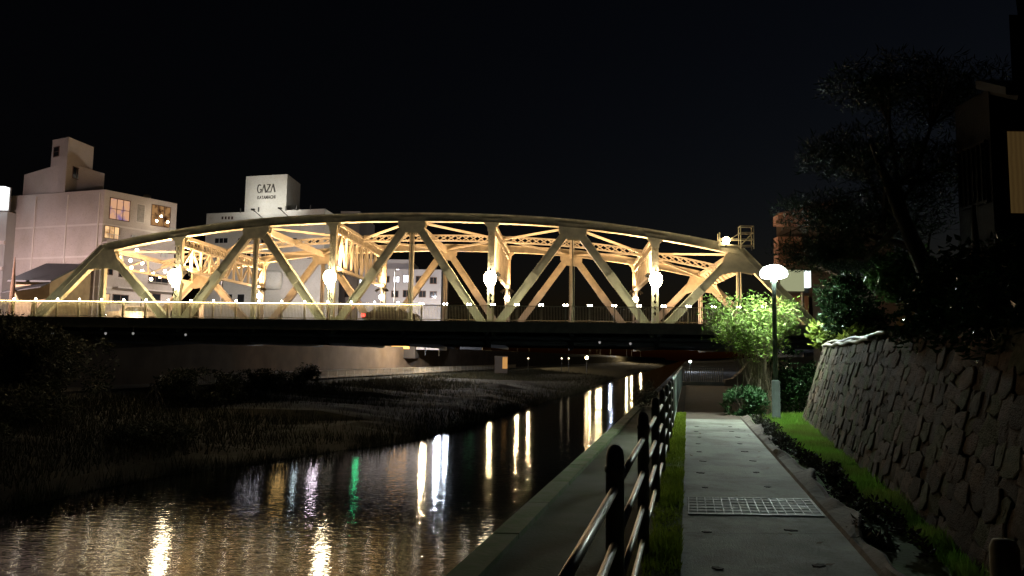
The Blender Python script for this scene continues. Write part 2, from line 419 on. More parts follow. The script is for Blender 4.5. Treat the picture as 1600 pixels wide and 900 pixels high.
# far railing: plain
m = MB(); m.box(UL,26,W-V0-.03,W-V0+.03,ZR+HR-.06,ZR+HR); h = m.obj('handrail', M_RAIL, bridge)
m = MB(); m.box(UL,26,W-V0-.02,W-V0+.02,ZR+.05,ZR+.1); m.obj('bottom_rail', M_RAIL, h)
m = MB(); u = UL
while u < 26: m.box(u-.02,u+.02,W-V0-.02,W-V0+.02,ZR,ZR+HR-.06); u += .44
m.obj('balusters', M_RAIL, h)['kind'] = 'stuff'
# inspection cage on the crown of the far-right portal
cg = thing('inspection_cage', 'small lit steel inspection cage on top of the truss end', 'cage', bw(U(9)-.1, 0, HT[9]+.38), -BA)
m = MB()
for z in (.02, .5, 1.0, 1.5):
    x0 = -1.35 if z < .9 else .2
    for y in (-.35,.35): m.bar((x0,y,z),(1.15,y,z), .05, .05)
    for x in (x0,1.15): m.bar((x,-.35,z),(x,.35,z), .05, .05, (0,0,1))
M_CAGE = mat('cage_steel', (.55,.50,.36), .5, var=.2, scale=5)
for x in (-1.35,.2,1.15):
    for y in (-.35,.35): m.bar((x,y,-.25),(x,y,1.0 if x < 0 else 1.5), .06, .06)
for x, q in ((-1.35,.2),(.2,1.15)):
    for y in (-.35,.35): m.bar((x,y,.02),(q,y,1.0), .04, .04)
m.obj('cage_frame', M_CAGE, cg)
m = MB(); m.box(-1.3,1.1,-.33,.33,-.03,.01); m.obj('cage_floor', M_CAGE, cg)

# lamps on the bridge
M_LANT = emit('bridge_lantern_glow', (1.0,.82,.52), 85)
M_BALL = emit('bridge_globe_glow', (1.0,.80,.50), 24)
def lantern():
    t = thing('bridge_lantern', '', 'lamp', group='lanterns along the near truss')
    m = MB(); m.lathe([(.08,-.52),(.12,-.34),(.27,-.18),(.37,.04),(.39,.2),(.36,.38),(.25,.55),(.08,.62)], 14); m.obj('lantern_glass', M_LANT, t, True)
    m = MB(); m.lathe([(.16,.60),(.12,.68),(.04,.73),(.02,.85)], 10); m.obj('lantern_cap', M_DARKST, t, True)
    m = MB(); m.tube([(0,0,-.45),(0,0,-.85),(0,.22,-1.05),(0,.42,-1.05)], .035, 6); m.obj('bracket', M_DARKST, t)
    return t
L0 = lantern()
for n, (i, lb) in enumerate(((2,'glowing warm lantern on the truss column beside the white terrace building'),(4,'glowing warm lantern on the laced column in front of the rooftop sign block'),(6,'glowing warm lantern on the middle laced column over open sky'),(8,'glowing warm lantern on the laced column next to the bridge end portal'))):
    o = L0 if n == 0 else copy_tree(L0)
    o.location = bw(U(i), -.62, 7.25); o.rotation_euler[2] = -BA; o['label'] = lb; o.scale = (1.25,1.25,1.25)  # scaled up: the glow around the lamp is put into its size
def ball():
    t = thing('bridge_globe_lamp', '', 'lamp', group='globe lamps along the far truss')
    m = MB(); m.lathe([(.02,-.28),(.17,-.22),(.26,-.06),(.26,.08),(.17,.23),(.02,.28)], 10); m.obj('globe', M_BALL, t, True)
    m = MB(); m.tube([(0,0,-.25),(0,0,-.5),(0,.25,-.6),(0,.45,-.6)], .03, 6); m.obj('bracket', M_DARKST, t)
    return t
G0 = ball()
for n, (i, lb) in enumerate(((2,'small round warm globe lamp on the far truss before the grey-white building'),(4,'small round warm globe lamp on the far truss by the dim grey building'),(6,'small round warm globe lamp on the far truss just behind the middle column'),(8,'small round warm globe lamp on the far truss by the lit end portal'))):
    o = G0 if n == 0 else copy_tree(G0)
    o.location = bw(U(i), W-.62, 7.25); o.rotation_euler[2] = -BA; o['label'] = lb
# uplights inside the truss, bolted on the sway frames and portals
def flood(u, v, z, aim, power, lb, sz=.42):
    t = thing('truss_floodlight', lb, 'floodlight', bw(u, v, z), -BA, 'floodlights inside the truss')
    d = Vector(aim).normalized(); q = d.to_track_quat('-Z', 'Y').to_euler()
    m = MB(); m.box(-sz/2-.03,sz/2+.03,-.17,.17,.0,.14); b = m.obj('housing', M_DARKST, t); b.rotation_euler = q
    m = MB(); m.box(-.03,.03,-.03,.03,-.35,.0); m.obj('mount', M_DARKST, t)
    area_light('floodlight_beam', t, d*.02, q, sz, power, WARM, .3, 165)
FP = 720
for i, nm in ((2,'the sway frame beside the terrace'),(4,'the sway frame before the rooftop sign building'),(6,'the middle sway frame over open sky'),(8,'the sway frame by the lit portal')):
    for e in (-1, 1):
        wh = 'tipped toward the terrace building' if e < 0 else 'tipped toward the park lamp'
        flood(U(i)+.45*e, .75, ZS-.35, (.55*e,.45,1), FP*(1.35 if i < 5 else 1.05), 'river-side floodlight under %s, %s' % (nm, wh))
        flood(U(i)+.45*e, W-.75, ZS-.35, (.55*e,-.45,1), FP*(1.35 if i < 5 else 1.05), 'upstream floodlight under %s, %s' % (nm, wh))
for i, e in ((1,1),(9,-1)):
    flood(U(i)+1.3*e, 2.2, ZD+.25, (-.4*e,.25,1), FP*1.3, 'river-side deck floodlight lighting the portal %s' % ('by the terrace building' if i == 1 else 'by the park lamp'))
    flood(U(i)+1.3*e, W-2.2, ZD+.25, (-.4*e,-.25,1), FP*1.3, 'upstream deck floodlight lighting the portal %s' % ('by the terrace building' if i == 1 else 'by the park lamp'))

cfl = thing('cage_floodlight', 'bright warm floodlight glowing beside the inspection cage on the truss end', 'floodlight', bw(U(9)-1.0, -.45, HT[9]+.75), -BA)
m = MB(); m.lathe([(.03,-.28),(.2,-.2),(.28,0),(.2,.2),(.03,.28)], 10); m.obj('lamp_glass', emit('cage_lamp_glow', (1,.78,.42), 40), cfl, True)
m = MB(); m.tube([(0,.0,-.25),(0,.25,-.45)], .05, 6); m.obj('mount', M_DARKST, cfl)
for px, py in ((82,521),(165,521),(208,521),(290,523),(937,535),(985,537)):
    p = at(px, py, 54.6); t = thing('girder_lamp', 'tiny pale lamp fixed under the dark bridge girder', 'lamp', p, 0, 'tiny lamps under the bridge girder')
    m = MB(); m.lathe([(.02,-.1),(.07,-.06),(.09,.03),(.06,.08)], 8); m.obj('lamp_glass', emit('girder_lamp_glow', (.75,.75,.7), .35), t, True)
    m = MB(); m.tube([(0,0,.06),(0,0,ZD-.55-p.z)], .02, 5); m.obj('stem', M_DARKST, t)
# ------------------------------------------------------------------ cars on the bridge
def car(label, loc, rz, body, head, tail):
    t = thing('car', label, 'car', loc, rz, None)
    m = MB()
    prof_ = [(-2.1,.35),(-2.15,.75),(-1.9,.95),(-1.2,1.0),(-.7,1.42),(.9,1.45),(1.6,1.0),(2.1,.92),(2.15,.4)]
    m.plate([(a,b) for a, b in prof_], (0,0,0), (1,0,0), (0,0,1), 1.65); m.obj('body', body, t)
    g = mat('car_glass', (.02,.025,.03), .08, var=.1)
    for e in (-1, 1):
        m = MB(); m.plate([(-.95,1.02),(-.55,1.36),(.8,1.38),(1.3,1.02)], (0,.835*e,0), (1,0,0), (0,0,1), .02); m.obj('side_window', g, t)
        m = MB(); m.box(-2.17,-2.13,e*.6-.16,e*.6+.16,.62,.76); m.obj('headlight', head, t)
        m = MB(); m.box(1.95,2.2,e*.70-.16,e*.70+.16,.62,.86); m.obj('taillight', tail, t)
        for x in (-1.3, 1.3):
            wl = MB(); wl.tube([(x,e*.70,.32),(x,e*.86,.32)], .32, 14); w_ = wl.obj('wheel', mat('tyre', (.02,.02,.02), .8), t)
            hb = MB(); hb.tube([(x,e*.862,.32),(x,e*.875,.32)], .19, 10); hb.obj('rim', M_STEEL, w_)
    return t
HEAD = emit('headlight_glow', (1,.95,.8), 90); TAIL = emit('taillight_glow', (1,.03,.02), 14)
OFFH = mat('headlight_off', (.5,.5,.5), .2); OFFT = mat('taillight_off', (.2,.01,.01), .3)
rz0 = -BA
car('dark saloon car with red tail light glowing on the bridge', bw(bsolve(612, 1.9), 1.9, ZD-.02), rz0+math.pi, mat('car_paint_dark', (.05,.03,.03), .3, metal=.3, var=.1), OFFH, TAIL)
car('silver car with headlights blazing at the building end of the bridge', bw(bsolve(214, 5), 4.8, ZD-.02), rz0+R(28), mat('car_paint_silver', (.35,.35,.35), .3, metal=.5, var=.1), HEAD, OFFT)

# ------------------------------------------------------------------ abutments
m = MB(); m.box(UL-2,U(0)-.4,V0+.6,W-V0-.6,-4.6,ZD-.62); o = m.obj('abutment', M_CONC, None); o.location = (BX,BY,0); o.rotation_euler[2] = -BA; tag(o, 'concrete abutment carrying the bridge on the terrace building side', 'abutment')
m = MB(); m.box(U(10)+.4,UR+1,V0+.6,W-V0-.6,-3.0,ZD-.62); o = m.obj('abutment', M_CONC, None); o.location = (BX,BY,0); o.rotation_euler[2] = -BA; tag(o, 'concrete abutment carrying the bridge at the footpath side', 'abutment')

# ------------------------------------------------------------------ footpath side: path, grass, railing
def strip_sheet(name, t0f, t1f, y0, y1, z, M, n=30):
    m = MB()
    for k in range(n+1):
        y = y0+(y1-y0)*k/n; m.v += [(*rt(t0f(y), y), z), (*rt(t1f(y), y), z)]
    m.f = [(2*k, 2*k+1, 2*k+3, 2*k+2) for k in range(n)]
    return struct(m.obj(name, M))
M_PATH = mat('path_concrete', (.38,.40,.34), .75, var=.34, scale=1.1, bump=.45, bscale=70)
def add_stains(m, scale, lo, hi, dark):
    N = m.node_tree.nodes; L = m.node_tree.links; b = N['Principled BSDF']; src = b.inputs['Base Color'].links[0].from_socket
    tc = N.new('ShaderNodeTexCoord'); acc = src
    for sc_, a_, d_ in ((scale, lo, dark), (scale*7, lo+.04, dark*1.25), (scale*60, .5, .72)):
        nz = N.new('ShaderNodeTexNoise'); nz.inputs['Scale'].default_value = sc_; nz.inputs['Detail'].default_value = 9; nz.inputs['Roughness'].default_value = .65; L.new(tc.outputs['Object'], nz.inputs['Vector'])
        mr = N.new('ShaderNodeMapRange'); mr.inputs[1].default_value = a_; mr.inputs[2].default_value = a_+hi; L.new(nz.outputs['Fac'], mr.inputs[0])
        mx = N.new('ShaderNodeMix'); mx.data_type = 'RGBA'; mx.blend_type = 'MULTIPLY'; L.new(mr.outputs[0], mx.inputs[0]); L.new(acc, mx.inputs[6]); mx.inputs[7].default_value = (d_, d_*.98, d_*.92, 1); acc = mx.outputs[2]
    L.new(acc, b.inputs['Base Color'])
add_stains(M_PATH, .55, .48, .16, .55)
M_PATH2 = mat('path_dark_brown', (.10,.075,.055), .9, var=.3, scale=2.0, bump=.3, bscale=40)  # darker brown surface for the path beyond the concrete
PL = .30; PR = 1.74
strip_sheet('footpath', lambda y: PL, lambda y: PR, -8, 19.8, .012, M_PATH)
FPATH = bpy.data.objects['footpath']
for yj in (4.2, 6.9, 10.6, 13.7, 16.8):
    m = MB(); m.v = [(*rt(PL+.01, yj), .0155), (*rt(PR-.01, yj+.06), .0155), (*rt(PR-.01, yj+.072), .0155), (*rt(PL+.01, yj+.012), .0155)]; m.f = [(0,1,2,3)]
    m.obj('path_joint', mat('joint_dark', (.09,.085,.075), .9), FPATH)
strip_sheet('footpath_beyond', lambda y: PL-.05, lambda y: PR+.1+max(0,(y-24))*.05, 19.85, 46, .010, M_PATH2)
M_SHELF = mat('revetment_concrete', (.16,.16,.13), .9, scale=.9, col2=(.09,.11,.06), bump=.5, bscale=20)
strip_sheet('revetment_ledge', lambda y: -1.98, lambda y: -.18, -8, 60, -.69, M_SHELF)
# revetment kerb slabs
for k in range(22):
    y0 = 1.5+k*2.0
    m = MB(); a = rt(-2.04, y0+.02); b = rt(-2.04, y0+1.98); c = rt(-1.72, y0+1.98); d = rt(-1.72, y0+.02)
    m.prism([a, d, c, b], -.9, -.62+.01*random.random()); o = m.obj('kerb_slab', mat('mossy_kerb', (.17,.19,.12), .9, scale=2.5, col2=(.10,.16,.06), bump=.5), ground)
# grass strips: blades as stuff
def blades(name, region, n, h, M, label, wid=.012):
    m = MB()
    for _ in range(n):
        x, y, z, sc = region()
        hh = h*(.35+1.4*random.random()**2)*sc*(.6+.9*max(0, .5+noise.noise(Vector((x*1.3, y*1.3, 2))))); a = random.random()*6.28; c, s = math.cos(a), math.sin(a)
        lx, ly = (random.random()-.5)*hh*.9, (random.random()-.5)*hh*.9
        n0 = len(m.v); m.v += [(x-c*wid, y-s*wid, z), (x+c*wid, y+s*wid, z), (x+lx, y+ly, z+hh)]; m.f.append((n0, n0+1, n0+2))
    o = m.obj(name, M); o['kind'] = 'stuff'; return tag(o, label, 'grass')
WX = lambda y: 7.375 - .30*(18.46-y)          # foot of the stone wall
GM = leafmat('grass_blade', (.22,.44,.06), (.20,.26,.06), .6, .4)
GM2 = leafmat('moss_blade', (.28,.38,.04), (.20,.28,.03), .6, .4)
def reg_left():
    y = 2+random.random()**.8*20; return (*rt(.02+random.random()*.27, y), -.02, 1)
strip_sheet('verge_moss', lambda y: -.10, lambda y: PL+.01, -8, 22, .004, mat('moss_soil', (.14,.20,.03), .95, scale=3, col2=(.10,.11,.03), bump=.6, bscale=40))
blades('grass', reg_left, 26000, .05, GM2, 'mossy yellow-green strip of grass between railing and footpath')
def kerb_t(y): return PR+.14+.05*math.sin(y*1.9)+.04*math.sin(y*4.3+1)+.05*math.sin(y*.8)
def reg_right():
    while True:
        y = 4.5+random.random()**.75*17.5
        x0 = rt(kerb_t(y)+.38+max(0,12-y)*.02, y)[0]; x1 = WX(y)+.05 if y < 18.5 else WX(18.5)+2.2
        x = x0+random.random()*(x1-x0)
        return (x, y, -.02, 1)
blades('grass', reg_right, 70000, .085, GM, 'bright green lawn between footpath kerb and stone wall under lamp')
turf = MB(); 
for k in range(31):
    y = 1+21.5*k/30; a = rt(kerb_t(y)+.05, y); turf.v += [(a[0], a[1], .004), ((WX(y) if y < 18.5 else WX(18.5)+2.4)+.1, y, .004)]
turf.f = [(2*k, 2*k+1, 2*k+3, 2*k+2) for k in range(30)]
struct(turf.obj('lawn_soil', M_GRASS))
# wavy rock-like kerb on the right edge of the path
M_KERB = mat('kerb_stone', (.19,.155,.125), .85, var=.4, scale=5, bump=.5, bscale=30)
kb = thing('path_kerb', 'low wavy brown stone kerb edging the footpath lawn', 'kerb')
y = 3.2; n = 0
while y < 20.2:
    ln = 1.5+.5*random.random(); m = MB()
    for k in range(13):
        yy = min(y+ln*k/12, y+ln-.012); h_ = .10+.035*math.sin(yy*2.7)+.02*math.sin(yy*6.1+2)+.015*noise.noise(Vector((yy*3,0,0))); kt = kerb_t(yy)
        for (tt, zz) in ((PR-.01,.0),(PR+.015,.05),(kt-.005,h_-.015),(kt+.02,h_),(kt+.045,h_-.01),(kt+.08,-.02)): m.v.append((*rt(tt, yy), zz))
    for k in range(12):
        for q in range(5): a_ = k*6+q; m.f.append((a_, a_+6, a_+7, a_+1))
    m.f += [(0,1,2,3,4,5), tuple(72+q for q in range(5,-1,-1))]
    m.obj('kerb_stone', M_KERB, kb); y += ln; n += 1
# low dark plants behind the kerb
def leaf_cloud(name, pts, M, size, aspect=.5, parent=None):
    m = MB()
    for (p, sc) in pts:
        a = random.random()*6.28; b = (random.random()-.35)*1.6
        d = Vector((math.cos(a)*math.cos(b), math.sin(a)*math.cos(b), math.sin(b))); q = d.cross(Vector((random.random()-.5, random.random()-.5, random.random()+.2))).normalized()
        L_ = size*sc*(.45+1.1*random.random()**1.5); W_ = L_*aspect*.5; p = Vector(p); nn = d.cross(q)*L_*.15
        n0 = len(m.v); m.v += [tuple(p), tuple(p+d*L_*.5+q*W_+nn), tuple(p+d*L_), tuple(p+d*L_*.5-q*W_+nn)]
        m.f.append((n0, n0+1, n0+2, n0+3))
    return m.obj(name, M, parent)
def ell_pts(c, r, n, hollow=.35, flat=None, clumps=None):
    out = []; c = Vector(c)
    cl_ = clumps
    while len(out) < n:
        v = Vector((random.gauss(0,1), random.gauss(0,1), random.gauss(0,1))).normalized()
        k = hollow+(1-hollow)*random.random()**.6
        p = Vector((c.x+v.x*r[0]*k, c.y+v.y*r[1]*k, c.z+v.z*r[2]*k))
        if noise.noise(p*(1.6/max(.4,min(r)))*.7+Vector((3,1,7))) < -.12: continue
        if flat is not None and p.z < flat: continue
        out.append((p, 1))
    return out
M_LOW = leafmat('low_plant_leaf', (.035,.04,.022), (.05,.035,.025), .7, .1)
def low_plant(label, c, r, n, M=M_LOW, size=.09, stem=M_BARK, grp=None, name='low_shrub', aspect=.5, hollow=.3):
    t = thing(name, label, 'shrub', (c[0], c[1], 0), 0, grp)
    o = leaf_cloud('foliage', [(Vector(p)-Vector((c[0],c[1],0)), s) for p, s in ell_pts(c, r, n, hollow, c[2]-r[2])], M, size, aspect, t)
    m = MB()
    for _ in range(5):
        m.tube([(0,0,-.05),((random.random()-.5)*r[0],(random.random()-.5)*r[1],c[2]+r[2]*.5*random.random())], [.02,.006], 5)
    m.obj('stem', stem, t)
    return t
for k in range(13):
    yy = 6.6+k*1.05; tt = kerb_t(yy)+.26
    low_plant('small dark brown-green creeping plant in the row behind the footpath kerb', (*rt(tt, yy), .07), (.19,.58,.13), 520, size=.06, grp='row of dark plants behind the kerb')
# drain grating across the path
gr = thing('drain_grate', 'galvanised steel drain grating set across the footpath', 'grate')
yA, yB = 7.72, 8.62
def gpt(t, y, z): return (*rt(t, y), z)
for k in range(16):
    tt = PL+.06+k*(PR-PL-.10)/15
    m = MB(); m.bar(gpt(tt,yA,.0195),gpt(tt,yB,.0195), .011, .010, (0,0,1)); m.obj('cross_bar', M_GRATE, gr)
for k in range(7):
    y = yA+(yB-yA)*k/6
    m = MB(); m.bar(gpt(PL+.05,y,.0185),gpt(PR-.03,y,.0185), (.014 if k not in (0,6) else .025), .011, (0,0,1)); m.obj('bearing_bar', M_GRATE, gr)
m = MB(); m.prism([rt(PL+.05,yA),rt(PR-.03,yA),rt(PR-.03,yB),rt(PL+.05,yB)], .013, .017); m.obj('grate_pit', mat('pit_dark', (.20,.21,.20), .7, var=.4, scale=3), gr)
# small drain holes in two rows
hm = MB()
for k in range(9):
    pass
pr_ = []
for k in range(12):
    a = 2*math.pi*k/12; r = .038 if k % 2 else .058; pr_.append((r*math.cos(a), r*math.sin(a)))
hm.prism(pr_, .0, .006); HM = hm.mesh('leaf_spot', mat('dark_spot', (.05,.045,.04), .9))
for k in range(12):
    for side, tt in ((0,.55),(1,1.32)):
        yy = 4.6+k*1.18+side*.12
        if yA-.1 < yy < yB+.1: continue
        o = link('path_stud', HM, None, (*rt(tt+.03*math.sin(k*2.3), yy), .0125), random.random()*3, (.6+.8*random.random(), .6+.7*random.random(), 1))
        tag(o, 'small dark stud set in the row %s of the concrete footpath' % ('along the railing side' if side == 0 else 'along the kerb side'), 'path stud', 'dark studs in two rows along the footpath')
M_FALL = mat('fallen_leaf', (.16,.10,.05), .8, var=.5, scale=20)
lfm = MB(); lfm.v = [(-.05,0,0),(-.01,.026,.006),(.05,.004,.012),(-.005,-.024,.002)]; lfm.f = [(0,1,2),(0,2,3)]; LFM = lfm.mesh('fallen_leaf', M_FALL)
for k in range(26):
    yy = 4+random.random()**1.2*14; tt = PL+.05+(PR-PL-.1)*(random.random() if k % 2 else .8+.2*random.random())
    o = link('fallen_leaf', LFM, None, (*rt(tt, yy), .019), random.random()*6.28, (.6+.6*random.random(),)*3)
    tag(o, 'small dry brown leaf lying on the concrete footpath', 'leaf', 'dry leaves fallen on the footpath')
# steel railing along the ledge
M_POST = mat('post_dark_brown', (.20,.19,.17), .5, metal=.0, var=.3, scale=8)
M_BARS = mat('rail_tube', (.55,.52,.46), .38, metal=.35, var=.2, scale=12)
fence = thing('footpath_railing', 'dark post and steel tube railing between the footpath and the river', 'railing')
PYS = [1.5,3.8,6.15,8.45,10.6,12.75,14.9,17.0]
pm = MB(); pm.lathe([(.047,-.75),(.047,1.02),(.053,1.025),(.053,1.05),(.048,1.055),(.047,1.10),(.040,1.135),(.025,1.155),(.006,1.162)], 16); PMs = pm.mesh('post', M_POST, True)
for y in PYS: link('post', PMs, fence, (rail_x(y), y, 0))
for a, b in zip([-.8]+PYS[:-1], PYS):
    for z in (.94,.67,.40,.13):
        m = MB(); pa = Vector((rail_x(a), a, z)); pb = Vector((rail_x(b), b, z)); d = (pb-pa).normalized()
        m.tube([pa+d*.035, pb-d*.035], .021, 12); m.obj('rail_tube', M_BARS, fence, True)
# picket fence further on
pk = thing('picket_fence', 'pale picket fence carrying on from the footpath railing', 'fence')
M_PICK = mat('picket_pale', (.42,.50,.46), .5, metal=.2, var=.2, scale=5)
pkm = MB(); pkm.box(-.016,.016,-.016,.016,.05,1.12); PKM = pkm.mesh('picket', M_PICK)
y = 17.3
while y < 45:
    link('picket', PKM, pk, (rail_x(y), y, 0)); y += .16 if y < 26 else .3
for z in (.10, 1.10):
    m = MB(); m.bar((rail_x(17),17,z),(rail_x(45),45,z), .05, .05); m.obj('fence_rail', M_PICK, pk)
# fence and wing wall closing the path under the bridge
cf = thing('cross_fence', 'dim picket fence across the end of the footpath under the bridge', 'fence')
p0 = Vector((rail_x(45),45,0)); p1 = Vector((p0.x+2.6,45.4,0))
M_PICK2 = mat('picket_dull', (.30,.27,.22), .6, var=.2, scale=5)
PKM2 = pkm.mesh('picket', M_PICK2)
for k in range(20): link('picket', PKM2, cf, p0+(p1-p0)*(k/19))
for z in (.1,1.1):
    m = MB(); m.bar(p0+Vector((0,0,z)),p1+Vector((0,0,z)), .05,.05); m.obj('fence_rail', M_PICK2, cf)
m = MB(); m.box(0,3.0,-.15,.15,-.2,.22); m.obj('plinth', M_CONC, cf, loc=(p0.x-.2,45.3,0))
ww = MB(); ww.plate([(0,-.3),(0,.35),(.5,.45),(1.0,.85),(1.5,1.45),(2.3,1.75),(8.0,1.9),(8.0,-.3)], (p1.x,45.2,0), (1,.08,0), (0,0,1), .4)
tag(ww.obj('wing_wall', mat('wing_wall_concrete', (.20,.15,.11), .9, var=.3, scale=1, bump=.3), None), 'brown curved concrete wing wall rising from the end of the footpath', 'wall')

# ------------------------------------------------------------------ park lamp
LP = Vector((7.26, 20.3, 0))
pl = thing('park_lamp', 'white mushroom park lamp glowing on a slim grey post', 'lamp', LP)
M_POLE = mat('lamp_pole_grey', (.06,.075,.065), .85, spec=.08, var=.2, scale=6)
m = MB(); m.lathe([(.13,-.05),(.13,.06),(.11,.07),(.11,1.02),(.075,1.06)], 14); m.obj('pole_sleeve', M_POLE, pl, True)
m = MB(); m.lathe([(.065,1.0),(.055,3.72),(.09,3.76),(.09,3.87)], 12); m.obj('pole', M_POLE, pl, True)
m = MB(); m.lathe([(.09,3.85),(.26,3.87),(.34,3.91),(.36,3.99),(.32,4.05)], 20); m.obj('diffuser', emit('park_lamp_glow', COOL, 420), pl, True)
m = MB(); m.lathe([(.36,4.00),(.355,4.07),(.27,4.17),(.12,4.23),(.01,4.24)], 20); m.obj('lamp_cap', emit('opal_cap_glow', COOL, 16), pl, True)

# ------------------------------------------------------------------ stone wall
M_STONE = mat('wall_stone', (.135,.105,.083), .9, scale=2.2, col2=(.07,.058,.045), bump=.8, bscale=18, spec=.1)
M_MORT = mat('wall_joint_earth', (.05,.042,.032), .95, var=.4, scale=4, bump=.6)
HWALL = 1.92
plan = []
for k in range(10): 
    plan.append(Vector((13.5-4.2*k/9, 24.4-2.6*k/9, 0)))
c0 = Vector((WX(18.3), 18.3, 0))
ctrl = [Vector((9.3,21.8,0)), Vector((7.75,20.6,0)), c0]
for k in range(1, 9):
    f = k/8; plan.append(ctrl[0]*(1-f)**2+ctrl[1]*2*f*(1-f)+ctrl[2]*f*f)
for k in range(1, 30):
    y = 18.3-17*k/29; plan.append(Vector((WX(y), y, 0)))
cum = [0]
for a, b in zip(plan, plan[1:]): cum.append(cum[-1]+(b-a).length)
def wall_at(s, z):
    for i in range(len(plan)-1):
        if cum[i+1] >= s or i == len(plan)-2:
            f = (s-cum[i])/(cum[i+1]-cum[i]); p = plan[i]*(1-f)+plan[i+1]*f
            def nrm(j):
                d = (plan[min(j+1,len(plan)-1)]-plan[max(j-1,0)]).normalized(); return Vector((d.y,-d.x,0))
            n = (nrm(i)*(1-f)+nrm(i+1)*f).normalized()
            if n.x > 0: n = -n if False else n
            break
    return p, n
# n must point to the path side (left of the wall)
def wall_pt(s, z, out=0):
    p, n = wall_at(s, z); 
    n = n if n.dot(Vector((-1,-.3,0))) > 0 else -n
    return p - n*(.29*max(0,z)) + n*out + Vector((0,0,z)), n
wall = thing('stone_wall', 'battered dark fieldstone retaining wall beside the lawn', 'wall')
mb = MB(); ns = 90; nz = 6
for i in range(ns+1):
    for k in range(nz+1):
        p, n = wall_pt(cum[-1]*i/ns, -.1+(HWALL+.06)*k/nz, -.05); mb.v.append(tuple(p))
    p, n = wall_pt(cum[-1]*i/ns, HWALL, -.8); mb.v.append(tuple(p))
for i in range(ns):
    for k in range(nz+1):
        a = i*(nz+2)+k; mb.f.append((a, a+nz+2, a+nz+3, a+1))
mb.obj('wall_core', M_MORT, wall)
STONES = [M_STONE, mat('wall_stone_dark', (.085,.068,.055), .9, scale=2.2, col2=(.05,.04,.03), bump=.8, bscale=18, spec=.1), mat('wall_stone_warm', (.155,.112,.08), .9, scale=2.2, col2=(.085,.062,.045), bump=.8, bscale=18, spec=.1), mat('wall_stone_mossy', (.10,.10,.06), .9, scale=3, col2=(.06,.065,.03), bump=.8, bscale=18, spec=.1)]
stones = []
for q in range(7):
    m = MB(); n0 = 0
    ring = [(1.02,-.5),(1.0,.30),(.93,.50),(.5,.56)]
    sh = [1+.34*(random.random()-.5) for _ in range(9)]; ph = random.random()
    for r, zz in ring:
        for k in range(9):
            a = 2*math.pi*(k+ph)/9; ca, sa = math.cos(a), math.sin(a)
            ex = 1/max(abs(ca),abs(sa))**.85
            m.v.append((ca*r*.5*sh[k]*ex, zz*.35+(random.random()-.5)*.05, sa*r*.5*sh[k]*ex))
    for i in range(len(ring)-1):
        for k in range(9):
            a = i*9+k; b = i*9+(k+1)%9; m.f.append((a, b, b+9, a+9))
    m.f.append(tuple(27+k for k in range(9)))
    stones.append(m.mesh('stone', M_STONE, False))
rows = 10; rh = HWALL/rows; todo = []
for r in range(rows):
    q = 1.2+random.random()*.3
    while q < cum[-1]-3.0:
        wd = .17+.26*random.random(); hh = rh*(1.1+.3*random.random()); z = rh*(r+.5)+(random.random()-.5)*.08
        p, n = wall_pt(q+wd/2, z, -.012+.03*random.random())
        todo.append((p, n, wd, hh, random.choice(stones), random.choice(STONES), (random.random()-.5)*.5, .06+.06*random.random())); q += wd*.97
todo.sort(key=lambda e: e[0].y if e[0].y > 4.6 else 99)
rest = {}
for k, (p, n, wd, hh, me_, mt_, tw_, dp_) in enumerate(todo):
    rz = math.atan2(n.y, n.x)-math.pi/2; sc3 = (wd*1.08, dp_, hh*1.05)
    if k < 300:
        o = link('stone', me_, wall, p); o.material_slots[0].link = 'OBJECT'; o.material_slots[0].material = mt_
        o.scale = sc3; o.rotation_euler = (R(16), tw_, rz)
    else:
        from mathutils import Euler
        M4 = Matrix.Translation(p) @ Euler((R(16), tw_, rz)).to_matrix().to_4x4() @ Matrix.Diagonal((*sc3, 1))
        mb_ = rest.setdefault(mt_.name, (MB(), mt_))[0]; n0 = len(mb_.v)
        mb_.v += [tuple(M4 @ v_.co) for v_ in me_.vertices]; mb_.f += [tuple(n0+i_ for i_ in f_.vertices) for f_ in me_.polygons]
allm = MB(); idx = []
for nm_, (mb_, mt_) in rest.items():
    n0 = len(allm.v); allm.v += mb_.v; allm.f += [tuple(n0+i_ for i_ in f_) for f_ in mb_.f]; idx += [mt_]*len(mb_.f)
sc_o = allm.obj('stone_courses', None, wall); sc_o['kind'] = 'stuff'
for mt_ in STONES: sc_o.data.materials.append(mt_)
for f_, mt_ in zip(sc_o.data.polygons, idx): f_.material_index = STONES.index(mt_)
terr = MB(); poly = []
for i in range(0, 41):
    p, n = wall_pt(cum[-1]*i/40, HWALL, -.25); poly.append((p.x, p.y))
poly += [(60,-40),(60,34),(14.5,25.5)]
terr.prism(poly[::-1] if False else poly, -.3, HWALL-.06); struct(terr.obj('garden_terrace', M_GRASS))
# bamboo poles lying on the wall coping
M_BAM = mat('bamboo_pale', (.50,.46,.36), .5, var=.35, scale=6)
def bamboo(s0, s1, off, dz, r, lb):
    m = MB(); pts = []; rs = []; n = 44
    for k in range(n+1):
        p, nn = wall_pt(s0+(s1-s0)*k/n, HWALL, off); p.z += dz+.02*math.sin(k*.5); pts.append(p); rs.append(r*(1.25 if k % 6 == 0 else 1))
    m.tube(pts, rs, 8); o = m.obj('bamboo_pole', M_BAM, None, True); tag(o, lb, 'pole'); return o
bamboo(5.6, 15.6, -.06, .15, .030, 'long pale bamboo pole bent around the corner of the wall coping')
bamboo(8.2, 14.6, .03, .07, .036, 'shorter pale bamboo pole lashed below the long one on the coping')
